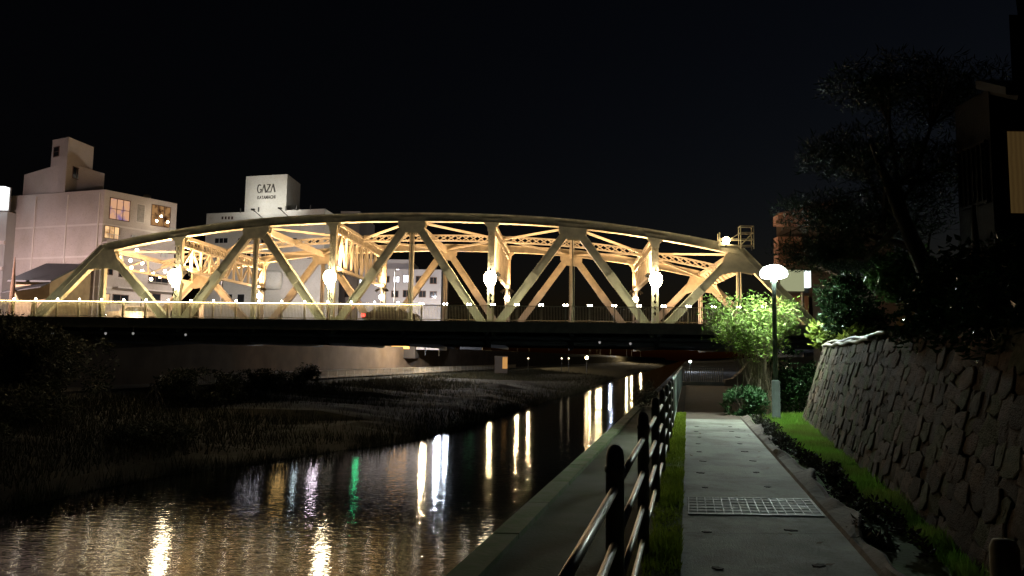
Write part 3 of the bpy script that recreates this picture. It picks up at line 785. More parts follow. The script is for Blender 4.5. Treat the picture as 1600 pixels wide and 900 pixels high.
# bollard at the foot of the wall
bo = on_z(1576, 1010, 0); top = 0.0
bz = at(1572, 842, bo.y).z
m = MB(); m.lathe([(.075,-.05),(.075,bz-.05),(.06,bz-.01),(.02,bz)], 12); tag(m.obj('bollard', mat('wood_post', (.34,.29,.18), .8, var=.4, scale=7), None, True, (bo.x, bo.y, 0)), 'short brown wooden post standing at the foot of the stone wall', 'post')

# ------------------------------------------------------------------ vegetation at the lamp and on the terrace
def tree(name, label, base, h, crown, leafM, size, n, trunk_r=.12, limbs=7, lean=(0,0), grp=None, aspect=.5, cat='tree', hollow=.3, stems=None, barkM=None):
    t = thing(name, label, cat, base, 0, grp)
    barkM = barkM or M_BARK
    m = MB(); top_ = Vector((lean[0], lean[1], h*.75))
    m.tube([(0,0,-.1),top_*.35+Vector((.06,.03,0)),top_*.7,top_], [trunk_r*1.2,trunk_r*.9,trunk_r*.6,trunk_r*.25], 8)
    m.obj('trunk', barkM, t, True)
    pts = []; lm_ = MB()
    for (cx, cy, cz, rx, ry, rz_, frac) in crown:
        st = top_*(.45+.4*random.random()); en = Vector((cx,cy,cz)); md = st*.5+en*.5+Vector((0,0,-.12*h*random.random()))
        lm_.tube([st, md, en], [trunk_r*.45, trunk_r*.28, trunk_r*.08], 6)
        for _ in range(limbs):
            v = Vector((random.gauss(0,.5)*rx, random.gauss(0,.5)*ry, random.gauss(0,.4)*rz_))
            lm_.tube([md*.4+en*.6, en+v*.5+Vector((0,0,-.05)), en+v], [trunk_r*.16, trunk_r*.1, .006], 5)
        pts += ell_pts((cx,cy,cz), (rx,ry,rz_), int(n*frac), hollow)
    lm_.obj('branches', barkM, t)
    leaf_cloud('crown', pts, leafM, size, aspect, t)
    return t
LF_LIT = leafmat('pale_green_leaf', (.20,.30,.06), (.12,.19,.04), .5, .35)
LF_DK = leafmat('dark_glossy_leaf', (.03,.07,.025), (.02,.045,.015), .25, .1)
LF_PINE = leafmat('pine_needle', (.03,.06,.03), (.02,.04,.02), .6, .1)
LF_YEL = leafmat('yellow_green_leaf', (.22,.26,.04), (.14,.20,.04), .5, .3)
# bush behind the lamp: loose stems and pale leaves
b0 = Vector((7.35, 21.8, 0))
t = thing('willow_bush', 'loose pale green bush of thin stems lit by the park lamp', 'bush', b0)
st = MB(); pts = []
for k in range(105):
    a = random.random()*6.28; rr = random.random()**.6
    ex, ey = math.cos(a)*rr*1.45-.15, math.sin(a)*rr*.9; ez = 2.2+1.25*random.random()*(1-.25*rr)+.2
    s0 = Vector((random.gauss(0,.22),random.gauss(0,.18),0)); e = Vector((ex,ey,ez)); mid = s0*.45+e*.55+Vector((ex*-.12,ey*-.1,.25))
    e2 = e+Vector((ex*.18,ey*.18,-.25*random.random()))
    st.tube([s0,(s0+mid)/2+Vector((random.gauss(0,.06),random.gauss(0,.06),0)),mid,e,e2], [.011,.009,.007,.005,.003], 4, False)
    for q in range(60):
        f = .02+1.1*random.random()**.6; p = mid*(1-f)+e*f if f < 1 else e
        pts.append((p+Vector((random.gauss(0,.13),random.gauss(0,.13),random.gauss(0,.10))), 1))
st.obj('stems', mat('pale_stem', (.16,.13,.075), .8, var=.3, scale=8), t); leaf_cloud('foliage', pts, LF_LIT, .12, .42, t)
low_plant('round dark green shrub at the foot of the park lamp', (6.75, 21.3, .36), (.66,.5,.52), 2600, leafmat('shrub_leaf', (.05,.13,.04), (.03,.08,.03), .5, .2), .10, name='round_shrub')
low_plant('dark tall shrub filling the gap between lamp and stone wall', (8.5, 22.6, .9), (.9,.7,1.1), 5200, LF_DK, .13, name='garden_shrub')
low_plant('yellow-green leafy shrub on the corner of the wall coping', (*at(1300,528,20.0)[:2], 2.25), (.62,.5,.42), 900, LF_YEL, .20, name='coping_shrub', aspect=.6)
low_plant('bright yellow-green shrub beside the bamboo pole on the coping', (*at(1342,528,18.0)[:2], 2.15), (.42,.4,.3), 500, LF_YEL, .18, name='coping_shrub', aspect=.6)
def crown_px(base, lst):
    out = []
    for px, py, Y, rx, ry, rz_, fr in lst:
        p = at(px, py, Y)-Vector(base); out.append((p.x, p.y, p.z, rx, ry, rz_, fr))
    return out
zt_ = HWALL-.06
bs = (*at(1345,480,19)[:2], zt_)
tree('camellia', 'glossy dark camellia bush on the terrace behind the wall corner', bs, 2.2, crown_px(bs, [(1322,462,19,.75,.7,.6,.4),(1345,490,18.6,.85,.7,.5,.35),(1312,500,19.3,.5,.5,.45,.25)]), LF_DK, .13, 5200, .05, 6, cat='bush')
bs = (*at(1420,500,15)[:2], zt_)
tree('broadleaf_tree', 'small broadleaf tree with a bare trunk leaning over the wall', bs, 3.2, crown_px(bs, [(1405,445,15,.55,.5,.40,.4),(1385,425,15.4,.5,.45,.35,.3),(1425,420,14.6,.5,.5,.5,.3)]), leafmat('mid_green_leaf', (.10,.22,.06), (.06,.13,.04), .4, .25), .17, 1500, .07, 5, (.4,-.2), aspect=.6)
bs = (*at(1490,500,12.5)[:2], zt_)
tree('pine_tree', 'big dark pine tree spreading high over the terrace', bs, 5.0, crown_px(bs, [(1300,395,15,1.3,1.1,.45,.16),(1370,340,14.5,1.5,1.2,.55,.16),(1290,330,16,1.2,1.0,.5,.12),(1440,270,13.5,1.4,1.2,.6,.16),(1340,240,15,1.3,1.2,.55,.14),(1470,150,13,1.4,1.2,.6,.13),(1380,130,14,1.2,1.1,.5,.13)]), LF_PINE, .17, 36000, .17, 9, (-.9,.8), aspect=.12, hollow=.1)
bs = (*at(1530,520,9.5)[:2], zt_)
tree('hedge_tree', 'black-green clipped hedge tree crowding the wall near the house', bs, 2.4, crown_px(bs, [(1500,470,9.5,.75,.7,.55,.35),(1560,440,9,.8,.8,.7,.35),(1600,490,8.5,.7,.7,.5,.3)]), LF_DK, .11, 9000, .08, 6, cat='tree')
for k, (yy, lb) in enumerate(((9.4,'dark creeping shrub spilling over the wall coping past the bamboo end'),(8.0,'dark shrub hanging over the stone wall below the hedge tree'),(6.6,'dark bushy shrub on the wall coping under the house'),(5.2,'black-green shrub overhanging the wall above the wooden post'),(3.9,'dark shrub at the end of the wall coping'))):
    low_plant(lb, (WX(yy)+.72+.1*(k % 2), yy, HWALL+.12), (.5,.85,.36+.08*(k % 3)), 1500, LF_DK, .10, name='overhanging_shrub', hollow=.1)
# ------------------------------------------------------------------ house on the terrace
M_TIMB = mat('dark_timber', (.045,.03,.022), .7, var=.3, scale=5, bump=.3)
M_TILE = mat('roof_tile_dark', (.05,.05,.055), .5, var=.3, scale=4)
hs = thing('timber_house', 'dark timber house with a dim warm upper window above the wall', 'house', (0,0,0))
Hc = at(1553, 330, 11.5); Hx, Hy = Hc.x, Hc.y
m = MB(); m.box(Hx,Hx+7,Hy,Hy+.9,zt_-.2,6.0); m.prism([(Hx+.9,Hy+.9),(Hx+8,Hy+.9),(Hx+11,Hy+6),(Hx+5,Hy+6)], zt_-.2, 5.9); m.obj('wall', M_TIMB, hs)
wx0 = at(1574, 300, 11.5).x
m = MB(); zA, zB = at(1575,334,11.5).z, at(1575,206,11.5).z
for (a,b,c,d) in ((wx0-.06,wx0+1.5,zA-.07,zA),(wx0-.06,wx0+1.5,zB,zB+.07),(wx0-.06,wx0,zA,zB),(wx0+.72,wx0+.76,zA,zB),(wx0+1.44,wx0+1.5,zA,zB)):
    m.box(a,b,Hy-.06,Hy-.004,c,d)
wn_ = m.obj('window', mat('window_frame_red', (.16,.07,.04), .6, var=.2), hs)
def curtain_emit():
    m = bpy.data.materials.new('lit_curtain'); m.use_nodes = True; N = m.node_tree.nodes; L = m.node_tree.links
    b = N['Principled BSDF']; tc = N.new('ShaderNodeTexCoord'); wv = N.new('ShaderNodeTexWave'); wv.inputs['Scale'].default_value = 4; wv.inputs['Distortion'].default_value = 2
    L.new(tc.outputs['Object'], wv.inputs['Vector']); rp = N.new('ShaderNodeValToRGB')
    rp.color_ramp.elements[0].color = (.11,.065,.022,1); rp.color_ramp.elements[1].color = (.14,.085,.028,1)
    L.new(wv.outputs['Fac'], rp.inputs[0]); L.new(rp.outputs[0], b.inputs['Emission Color']); b.inputs['Emission Strength'].default_value = .32
    b.inputs['Base Color'].default_value = (.06,.045,.025,1)
    return m
m = MB(); m.box(wx0,wx0+1.44,Hy-.02,Hy-.003,zA,zB); m.obj('pane', curtain_emit(), wn_)
m = MB(); m.plate([(-.7,0),(0,.35),(0,.5),(-.7,.12)], (0,0,0), (0,1,0), (0,0,1), 7.2); o = m.obj('eave_roof', M_TILE, hs); o.location = (Hx+3.4,Hy,zB+.35)
for k in range(14):
    m = MB(); m.bar((Hx+.05+k*.5,Hy-.65,zB+.33),(Hx+.05+k*.5,Hy,zB+.66), .07, .09, (0,0,1)); m.obj('rafter', M_TIMB, hs)
m = MB(); m.box(Hx-.04,Hx,Hy+.1,Hy+.8,zA+.2,zB-.1); wl_ = m.obj('window', mat('lattice_wood', (.10,.08,.06), .7), hs)
for k in range(6):
    m = MB(); m.box(Hx-.07,Hx-.042,Hy+.14+k*.12,Hy+.17+k*.12,zA+.25,zB-.15); m.obj('lattice', M_TIMB, wl_)
m = MB(); m.prism([(Hx+.3,Hy-.3),(Hx+8,Hy-.3),(Hx+11,Hy+6),(Hx+5,Hy+6)], 7.4, 7.55); m.obj('upper_roof', M_TILE, hs)
m = MB(); m.prism([(Hx+.6,Hy+.3),(Hx+7.5,Hy+.3),(Hx+10,Hy+5.8),(Hx+5.2,Hy+5.8)], 6.001, 7.4); m.obj('upper_wall', M_TIMB, hs)
# garden shed with tiled roof
gh = thing('garden_shed', 'low plastered shed with a small tiled roof behind the camellia', 'shed', (0,0,0))
g0 = at(1308,430,27); g1 = at(1385,436,25.5)
gz = g0.z
m = MB(); m.prism([(g0.x+.3,g0.y+.2),(g1.x-.3,g1.y+.2),(g1.x-.1,g1.y+3),(g0.x+.3,g0.y+3)], 0, gz-.12); m.obj('wall', mat('plaster_brown', (.09,.07,.055), .9, var=.3, scale=2), gh)
rf = MB(); rf.hexa([(g0.x-.2,g0.y-.5,gz-.15),(g1.x+.2,g1.y-.5,gz-.15),(g1.x+.2,g1.y+1.5,gz+.5),(g0.x-.2,g0.y+1.5,gz+.5),(g0.x-.2,g0.y-.5,gz-.05),(g1.x+.2,g1.y-.5,gz-.05),(g1.x+.2,g1.y+1.5,gz+.6),(g0.x-.2,g0.y+1.5,gz+.6)])
ro = rf.obj('roof', M_TILE, gh)
for k in range(16):
    f = (k+.5)/16; a = Vector((g0.x-.2+(g1.x-g0.x+.4)*f, g0.y-.55+(g1.y-g0.y)*f*0, gz-.02)); m = MB(); m.tube([a, a+Vector((0,2.0,.66))], .055, 6); m.obj('tile_ridge', M_TILE, ro)

# ------------------------------------------------------------------ buildings on the far bank
M_PINK = mat('plaster_pinkish', (.58,.52,.50), .85, var=.12, scale=.25, bump=.1, bscale=6)
M_TILEW = mat('white_facade_tile', (.70,.70,.68), .6, var=.08, scale=.4)
M_BAND = mat('facade_band', (.66,.61,.58), .85, var=.1, scale=.5)
M_GLASSD = mat('dark_window_glass', (.02,.022,.026), .08, var=.2)
M_WARMW = emit('warm_window', (1.0,.62,.30), 1.1); M_WHITEW = emit('white_window', (.85,.90,1.0), 2.2); M_PURP = emit('purple_window', (.95,.50,.28), .7); M_AMB = emit('amber_window', (1.0,.52,.2), .35)
def vary(m, c2, sc):
    N = m.node_tree.nodes; L = m.node_tree.links; e = N['Emission']; tc = N.new('ShaderNodeTexCoord'); nz = N.new('ShaderNodeTexNoise'); nz.inputs['Scale'].default_value = sc; nz.inputs['Detail'].default_value = 2; rp = N.new('ShaderNodeValToRGB')
    rp.color_ramp.elements[0].position = .48; rp.color_ramp.elements[1].position = .66; rp.color_ramp.elements[0].color = e.inputs[0].default_value; rp.color_ramp.elements[1].color = (*c2, 1)
    L.new(tc.outputs['Object'], nz.inputs['Vector']); L.new(nz.outputs['Fac'], rp.inputs[0]); L.new(rp.outputs[0], e.inputs[0])
vary(M_PURP, (.30,.20,.42), .8); vary(M_AMB, (.12,.04,.015), 1.2); vary(M_WARMW, (.35,.16,.06), .9)
M_FRAME = mat('window_frame_brown', (.14,.08,.06), .6, var=.2)
M_WFRAME = mat('window_frame_white', (.6,.62,.65), .5, var=.1)
add_stains(M_PINK, .12, .47, .25, .80); add_stains(M_TILEW, .10, .48, .25, .84)
def face_frame(a, b):
    """unit vector along a->b in plan and outward normal toward the camera"""
    d = Vector((b.x-a.x, b.y-a.y, 0)).normalized(); n = Vector((d.y, -d.x, 0))
    if n.y > 0: n = -n
    return d, n
def window(parent, a, b, px0, px1, py0, py1, glass, frame, nx=2, nz=2, proud=.06):
    """window on the vertical wall through plan points a-b covering the photograph columns px0-px1, rows py0-py1"""
    d, n = face_frame(a, b)
    def hit(px, py):
        v = CAMM @ Vector(((px-800)/FPX, (450-py)/FPX, -1.0))
        den = v.x*n.x+v.y*n.y; k = (a.x*n.x+a.y*n.y)/den
        return Vector((v.x*k, v.y*k, v.z*k+EYE))
    p0 = hit(px0, py1); p1 = hit(px1, py0); s0 = (p0-a).dot(d); s1 = (p1-a).dot(d); z0, z1 = p0.z, p1.z
    A = Vector((a.x, a.y, 0)); t = .09
    m = MB()
    def fb(sa, sb, za, zb, pr=proud):
        q = [A+d*sa, A+d*sb, A+d*sb+n*pr, A+d*sa+n*pr]
        m.hexa([(*v_[:2], za) for v_ in q]+[(*v_[:2], zb) for v_ in q])
    s0, s1 = min(s0, s1), max(s0, s1)
    fb(s0-t, s1+t, z0-t, z0); fb(s0-t, s1+t, z1, z1+t); fb(s0-t, s0, z0, z1); fb(s1, s1+t, z0, z1)
    for k in range(1, nx): x = s0+(s1-s0)*k/nx; fb(x-.04, x+.04, z0, z1)
    for k in range(1, nz): z = z0+(z1-z0)*k/nz; fb(s0, s1, z-.035, z+.035, proud-.01)
    w_ = m.obj('window', frame, parent)
    m2 = MB(); q = [A+d*s0+n*.004, A+d*s1+n*.004, A+d*s1+n*.03, A+d*s0+n*.03]
    m2.hexa([(*v_[:2], z0) for v_ in q]+[(*v_[:2], z1) for v_ in q]); m2.obj('pane', glass, w_)
    return w_, (s0, s1, z0, z1, d, n)
# terrace building (left)
tb = thing('terrace_building', 'pinkish grey concrete building with a stepped roof tower and lit terraces', 'building')
c = at(164,296,95); l = at(10,305,100.4); r_ = at(277,316,103.6)
bk = Vector((r_.x-14, r_.y+14, 0)); ztop = c.z
m = MB(); m.prism([(l.x,l.y),(c.x,c.y),(r_.x,r_.y),(bk.x,bk.y),(l.x-2,l.y+12)], 2.5, ztop); m.obj('wall', M_PINK, tb)
d, n = face_frame(c, r_); d2, n2 = face_frame(l, c)
for zz in (at(164,350,95).z, at(164,400,95).z, at(164,448,95).z):
    m = MB()
    for (p, q, nn) in ((l, c, n2), (c, r_, n)):
        a_ = Vector((p.x,p.y,0)); b_ = Vector((q.x,q.y,0)); pl_ = [a_-nn*.0, b_, b_+nn*.05, a_+nn*.05]
        m.hexa([(*v_[:2], zz-.12) for v_ in pl_]+[(*v_[:2], zz+.12) for v_ in pl_])
    m.obj('string_course', M_BAND, tb)
# parapet block and tower on the roof
ta = at(38,273,101); tbk = at(102,262,98)
m = MB(); m.prism([(ta.x,ta.y),(tbk.x,tbk.y),(tbk.x+2,tbk.y+6),(ta.x+2,ta.y+6)], ztop-.2, [at(38,273,101).z, at(88,255,98.5).z, at(88,255,98.5).z, at(38,273,101).z]); m.obj('roof_block', M_PINK, tb)
t0 = at(77,300,99.6); t1 = at(102,300,97.6); t2 = at(142,300,103)
m = MB(); zt1 = at(92,214,98.4).z
m.prism([(t0.x,t0.y-.1),(t1.x,t1.y-.1),(t2.x,t2.y),(t0.x+(t2.x-t1.x),t0.y+(t2.y-t1.y))], ztop-.3, [at(77,219,99.6).z, at(100,214,97.6).z, at(142,230,103).z, at(142,230,103).z]); m.obj('roof_tower', M_PINK, tb)
window(tb, Vector((t0.x,t0.y-.1,0)), Vector((t1.x,t1.y-.1,0)), 84, 93, 229, 245, M_GLASSD, M_FRAME, 1, 2)
window(tb, Vector((t1.x,t1.y-.1,0)), Vector((t2.x,t2.y,0)), 113, 126, 265, 277, M_GLASSD, M_FRAME, 2, 1)
m = MB(); m.tube([t2-Vector((0,0,0))+Vector((-3,-2,0)), Vector((t2.x-3,t2.y-2,ztop+1))], .2, 6)
window(tb, c, r_, 171, 203, 315, 341, M_PURP, M_FRAME, 3, 2)
window(tb, c, r_, 236, 266, 325, 351, emit('amber_window', (1.0,.52,.2), .35), M_FRAME, 3, 2)
lv, (s0,s1,z0,z1,dd,nn) = window(tb, c, r_, 213, 226, 321, 346, mat('louvre_grey', (.36,.33,.31), .7), M_BAND, 1, 1)
for k in range(9):
    z = z0+(z1-z0)*(k+.5)/9; A = Vector((c.x,c.y,0)); q = [A+dd*s0+nn*.03, A+dd*s1+nn*.03, A+dd*s1+nn*.09, A+dd*s0+nn*.09]
    m = MB(); m.hexa([(*v_[:2], z-.06) for v_ in q]+[(*v_[:2], z+.03) for v_ in q]); m.obj('slat', mat('louvre_grey', (.36,.33,.31)), lv)
# lower windows and terrace openings of the right face
for (x0,x1,y0,y1,g,nx,nz) in ((163,176,416,428,M_GLASSD,2,1),(186,203,420,432,M_GLASSD,2,1),(232,262,432,442,M_GLASSD,3,1),(176,200,462,473,M_GLASSD,2,1),(162,171,460,474,M_WARMW,1,1),(238,250,460,468,M_GLASSD,1,1)):
    window(tb, c, r_, x0, x1, y0, y1, g, M_FRAME, nx, nz)
# balconies (terraces) with lit balustrades
M_BULB = emit('festoon_bulb_glow', (1.0,.84,.55), 40)
bulb = MB(); bulb.lathe([(.02,-.2),(.14,-.14),(.2,0),(.14,.14),(.02,.2)], 8); BULB = bulb.mesh('festoon_bulb', M_BULB, True)
def balcony(px0, px1, py, depth_, lit):
    dd, nn = face_frame(c, r_)
    def hit(px, py):
        v = CAMM @ Vector(((px-800)/FPX, (450-py)/FPX, -1.0)); k = (c.x*nn.x+c.y*nn.y)/(v.x*nn.x+v.y*nn.y); return Vector((v.x*k,v.y*k,v.z*k+EYE))
    p, q = hit(px0, py), hit(px1, py); z = p.z
    a_ = Vector((p.x,p.y,0)); b_ = Vector((q.x,q.y,0))
    m = MB(); qd = [a_, b_, b_+nn*depth_, a_+nn*depth_]; m.hexa([(*v_[:2], z-.2) for v_ in qd]+[(*v_[:2], z) for v_ in qd]); bl = m.obj('balcony', M_PINK, tb)
    m = MB(); L_ = (b_-a_).length
    for k in range(int(L_/.16)+1):
        u_ = a_+(b_-a_)*(k*.16/L_)+nn*(depth_-.05); m.bar(u_+Vector((0,0,z)), u_+Vector((0,0,z+1.0)), .03,.03)
    m.bar(a_+nn*(depth_-.05)+Vector((0,0,z+1.02)), b_+nn*(depth_-.05)+Vector((0,0,z+1.02)), .06,.06, (0,0,1)); m.obj('balustrade', mat('balustrade_pale', (.55,.5,.45), .5), bl)
    return a_, b_, nn, z
balcony(160, 200, 378, 1.1, True)
balcony(220, 276, 388, 1.1, True)
balcony(176, 270, 448, 1.3, True)
wn_a = window(tb, c, r_, 163, 186, 356, 371, M_WARMW, M_FRAME, 3, 1)
for k, (px, py) in enumerate(((188,403),(195,396),(204,407),(213,399),(222,411),(222,424),(205,418),(239,427),(250,432),(236,436),(258,424),(214,391),(183,410))):
    o = link('festoon_bulb', BULB, None, at(px, py, 88+.5*(k % 4)))
    tag(o, 'round glowing terrace bulb strung in front of the terrace building', 'light bulb', 'festoon bulbs at the terrace building')
wr = MB(); order = [(176,416),(183,408),(188,401),(195,394),(204,405),(213,397),(222,409),(239,425),(250,430),(262,432)]
wr.tube([at(px, py-1, 88.6) for px, py in order], .03, 4); tag(wr.obj('festoon_cable', M_DARKST), 'thin cable carrying the terrace bulbs', 'cable')
for px, py in ((252,338),(245,345),(262,347)):
    o = link('window_lamp', BULB, None, at(px, py, 99.6), None, (.8,.8,.8)); tag(o, 'small lamp glowing in the upper amber window of the terrace building', 'lamp', 'lamps in the amber window')
m = MB(); a_ = at(216,303,100); m.lathe([(.5,0),(.5,.9),(.3,1.0)], 10); tag(m.obj('roof_tank', M_STEEL, None, True, (a_.x, a_.y+2.5, ztop)), 'small round tank on the flat roof edge of the terrace building', 'tank')
bb = at(222,452,90); G1 = copy_tree(G0); G1.location = bb; G1.rotation_euler[2] = -BA; G1.scale = (1.35,)*3; G1['label'] = 'large round globe lamp on a post before the terrace building'; G1['group'] = 'globe lamps along the street'
m = MB(); m.tube([(0,0,-.25),(0,0,-(bb.z-3.2)/1.35)], .06, 8); m.obj('post', M_DARKST, G1)
fd, fn = face_frame(c, r_)
for px, py in ((209,372),(230,372),(255,398),(268,360)):
    v = CAMM @ Vector(((px-800)/FPX, (450-py)/FPX, -1.0)); k = (c.x*fn.x+c.y*fn.y)/(v.x*fn.x+v.y*fn.y); p = Vector((v.x*k, v.y*k, v.z*k+EYE))
    m = MB(); a_ = p-fd*.45; b_ = p+fd*.45; q = [a_+fn*.01, b_+fn*.01, b_+fn*.4, a_+fn*.4]; m.hexa([(*v_[:2], p.z-.35) for v_ in q]+[(*v_[:2], p.z+.35) for v_ in q]); m.obj('air_conditioner', mat('unit_grey', (.5,.5,.48), .6), tb)
for px in (60, 110, 158):
    f_ = (px-10)/154.; p = Vector((l.x,l.y,0))*(1-f_)+Vector((c.x,c.y,0))*f_+n2*.12; m = MB(); m.tube([(p.x,p.y,4), (p.x,p.y,ztop-.4)], .09, 6); m.obj('drain_pipe', M_BAND, tb)
# small house with dark roof
sh = thing('small_house', 'small ochre house with dark sloping roof in front of the terrace building', 'house')
a0 = at(22,474,84); a1 = at(76,474,84)
m = MB(); m.prism([(a0.x,84),(a1.x,84),(a1.x,92),(a0.x,92)], 2.5, [at(22,436,84).z]*2+[at(40,405,88).z]*2); m.obj('wall', mat('ochre_plaster', (.50,.38,.24), .9, var=.2, scale=1), sh)
m = MB(); zA, zB = at(50,438,83.5).z, at(50,408,88).z
m.hexa([(a0.x-.5,83.3,zA-.2),(a1.x+.5,83.3,zA-.2),(a1.x+.1,90,zB-.2),(a0.x-.5,90,zB-.2),(a0.x-.5,83.3,zA),(a1.x+.5,83.3,zA),(a1.x+.1,90,zB),(a0.x-.5,90,zB)]); m.obj('roof', M_TILE, sh)
m = MB(); m.hexa([(a0.x-.2,82.2,zA-1.6),(a1.x+.1,82.2,zA-.9),(a1.x+.1,84,zA-.2),(a0.x-.2,84,zA-.9),(a0.x-.2,82.2,zA-1.5),(a1.x+.1,82.2,zA-.8),(a1.x+.1,84,zA-.1),(a0.x-.2,84,zA-.8)]); m.obj('porch_roof', M_TILE, sh)
up = at(18,474,82)
m = MB(); m.lathe([(.28,-1.5),(.24,4.2),(.05,7.6),(.01,7.7)], 8); tag(m.obj('utility_post', mat('post_rust_brown', (.22,.13,.08), .8, var=.3, scale=3), None, True, (up.x, up.y, 4.2)), 'tapering rusty brown pole before the small house', 'post')
# lit white sign box at the frame edge
sg_ = thing('lit_sign_box', 'blank white glowing sign box on a grey building edge', 'sign')
p0, p1 = at(-30,326,97), at(10,292,97)
m = MB(); m.box(p0.x,p1.x,96.7,97.6,p0.z,p1.z); m.obj('sign_face', emit('sign_white', (.95,.97,1), 3.0), sg_)
m = MB(); m.box(p0.x-.1,p1.x+.12,97.6,97.9,p0.z-.12,p1.z+.12); m.obj('sign_frame', M_STEEL, sg_)
sb = thing('edge_building', 'grey building under the glowing white sign box', 'building')
m = MB(); m.box(p0.x-6,p1.x-.2,97.9,110,2.5,at(0,328,97).z); m.obj('wall', mat('grey_render', (.4,.4,.4), .8, var=.15, scale=.4), sb)
for z in (8,12,15.5):
    m = MB(); m.box(p0.x-6,p1.x-.15,97.6,97.9,z,z+.5); m.obj('balcony_edge', M_BAND, sb)

# rooftop-sign building
gz_ = thing('sign_building', 'white tiled building with a roof block lettered GAZA KATAMACHI', 'building')
a = at(323,334,128); b = at(508,326,122); cR = at(534,332,131)
zt1 = b.z
m = MB(); m.prism([(a.x,a.y),(b.x,b.y),(cR.x,cR.y),(cR.x-20,cR.y+22),(a.x-2,a.y+16)], 2.5, zt1); m.obj('wall', M_TILEW, gz_)
d, n = face_frame(a, b); d = d if d.x > 0 else -d
A = Vector((a.x,a.y,0))
def onf(px, py, off=0):
    v = CAMM @ Vector(((px-800)/FPX, (450-py)/FPX, -1.0)); k = ((a.x+n.x*off)*n.x+(a.y+n.y*off)*n.y)/(v.x*n.x+v.y*n.y); return Vector((v.x*k,v.y*k,v.z*k+EYE))
q0 = onf(382,330,-.6); q1 = onf(448,300,-.6); zt2 = onf(449,272,-.6).z
rr = at(469,300,q1.y+7.5)
m = MB(); m.prism([(q0.x,q0.y),(q1.x,q1.y),(rr.x,rr.y),(rr.x-(q1.x-q0.x),rr.y+(q0.y-q1.y))], zt1-.4, zt2); tw = m.obj('roof_block', M_TILEW, gz_)
# tile joints: thin recessed seams as bars
# lettering
M_LET = mat('sign_letter_dark', (.06,.055,.05), .5, var=.1)
def stroke(m, pts, wdt, base, th=.08):
    for (x0,y0),(x1,y1) in zip(pts, pts[1:]):
        p_ = base+d*x0+Vector((0,0,y0)); r__ = base+d*x1+Vector((0,0,y1)); m.bar(p_, r__, wdt, th, tuple(n))
g0_ = onf(402,305,-.6)+n*.05; g1_ = onf(430,305,-.6); LW = (g1_-g0_).dot(d); LH = onf(402,288,-.6).z-onf(402,302,-.6).z
g0_.z = onf(402,303,-.6).z
cw = LW/4
def letter(i, strokes):
    m = MB()
    for pts, wd in strokes: stroke(m, [(i*cw+x*cw*.95, y*LH*.9+LH*.1) for x, y in pts], wd*cw*1.35, g0_)
    m.obj('sign_letter', M_LET, tw)
arc = [(.5+.46*math.cos(R(t_)), .5+.5*math.sin(R(t_))) for t_ in range(50, 345, 20)]
letter(0, [(arc+[(.95,.42),(.62,.42)], .13)])
letter(1, [([(.02,0),(.5,1)], .10), ([(.5,1),(.98,0)], .20)])
letter(2, [([(.1,.95),(.92,.95)], .11), ([(.92,.95),(.06,.05)], .14), ([(.06,.05),(.95,.05)], .11)])
letter(3, [([(.02,0),(.5,1)], .10), ([(.5,1),(.98,0)], .20)])
fc = bpy.data.curves.new('katamachi', 'FONT'); fc.body = 'KATAMACHI'; fc.size = 1; fc.extrude = .03; fc.offset = .022; fc.space_character = 1.05
to = bpy.data.objects.new('tmp', fc); COL.objects.link(to)
dg = bpy.context.evaluated_depsgraph_get(); tm = bpy.data.meshes.new_from_object(to.evaluated_get(dg)); bpy.data.objects.remove(to)
tm.materials.clear(); tm.materials.append(M_LET)
xs = [v_.co.x for v_ in tm.vertices]; wid_ = max(xs)-min(xs)
o = link('sign_lettering', tm, tw); sc = LW/wid_
k0 = onf(402,312,-.6); k0.z = g0_.z-LH*.60; k0 += n*.03
o.matrix_local = Matrix.Translation(k0) @ Matrix((( d.x,0,-n.x*-1,0),(d.y,0,n.y,0),(0,1,0,0),(0,0,0,1))) @ Matrix.Diagonal((sc,sc*1.35,1,1))
# windows and fixtures of the sign building
for (x0,x1) in ((352,363),(371,382)):
    window(gz_, a, b, x0, x1, 460, 474, M_GLASSD, M_WFRAME, 1, 1)
for k in range(4):
    window(gz_, a, b, 347+k*5, 348.5+k*5, 339, 342, M_GLASSD, M_FRAME, 1, 1, .03)
for k in range(5):
    for q in range(2):
        window(gz_, a, b, 336+k*36, 356+k*36, 372+q*24, 380+q*24, M_GLASSD, M_WFRAME, 3, 1)
m = MB(); pts_ = [onf(408,452), onf(440,452)]
for p in (pts_[0],): 
    ex_ = d; m.lathe([(1.9,0),(2.1,.6),(2.1,2.6),(1.8,3.0)], 18); o = m.obj('drum_balcony', M_TILEW, gz_, True); o.location = pts_[0]*.5+pts_[1]*.5+n*.3
for px in (376,404,447,463,485):
    p = onf(px,334,.0); m = MB(); m.box(p.x-.08,p.x+.08,p.y-.2,p.y-.05,zt1-.1,zt1+.7); m.obj('roof_fixture', M_DARKST, gz_)
sbl = thing('slab_building', 'dim brown slab building beside the rooftop sign building', 'building')
a2 = at(530,400,135); b2 = at(560,400,135)
m = MB(); m.box(a2.x,b2.x,135,150,2.5,at(540,330,135).z); m.obj('wall', mat('brown_render', (.26,.22,.20), .85, var=.15, scale=.3), sbl)
window(sbl, Vector((a2.x,135,0)), Vector((b2.x,135,0)), 539, 549, 446, 464, M_GLASSD, M_FRAME, 1, 2)
gb = thing('grey_building', 'dim grey office building with a few white lit windows behind the truss', 'building')
a3 = at(561,420,128); b3 = at(690,420,128)
m = MB(); m.box(a3.x,b3.x,128,142,2.5,at(600,420,128).z); m.box(a3.x,at(640,420,128).x,129,140,at(600,420,128).z-.1,at(600,404,128).z); m.obj('wall', mat('grey_office', (.34,.33,.36), .85, var=.15, scale=.3), gb)
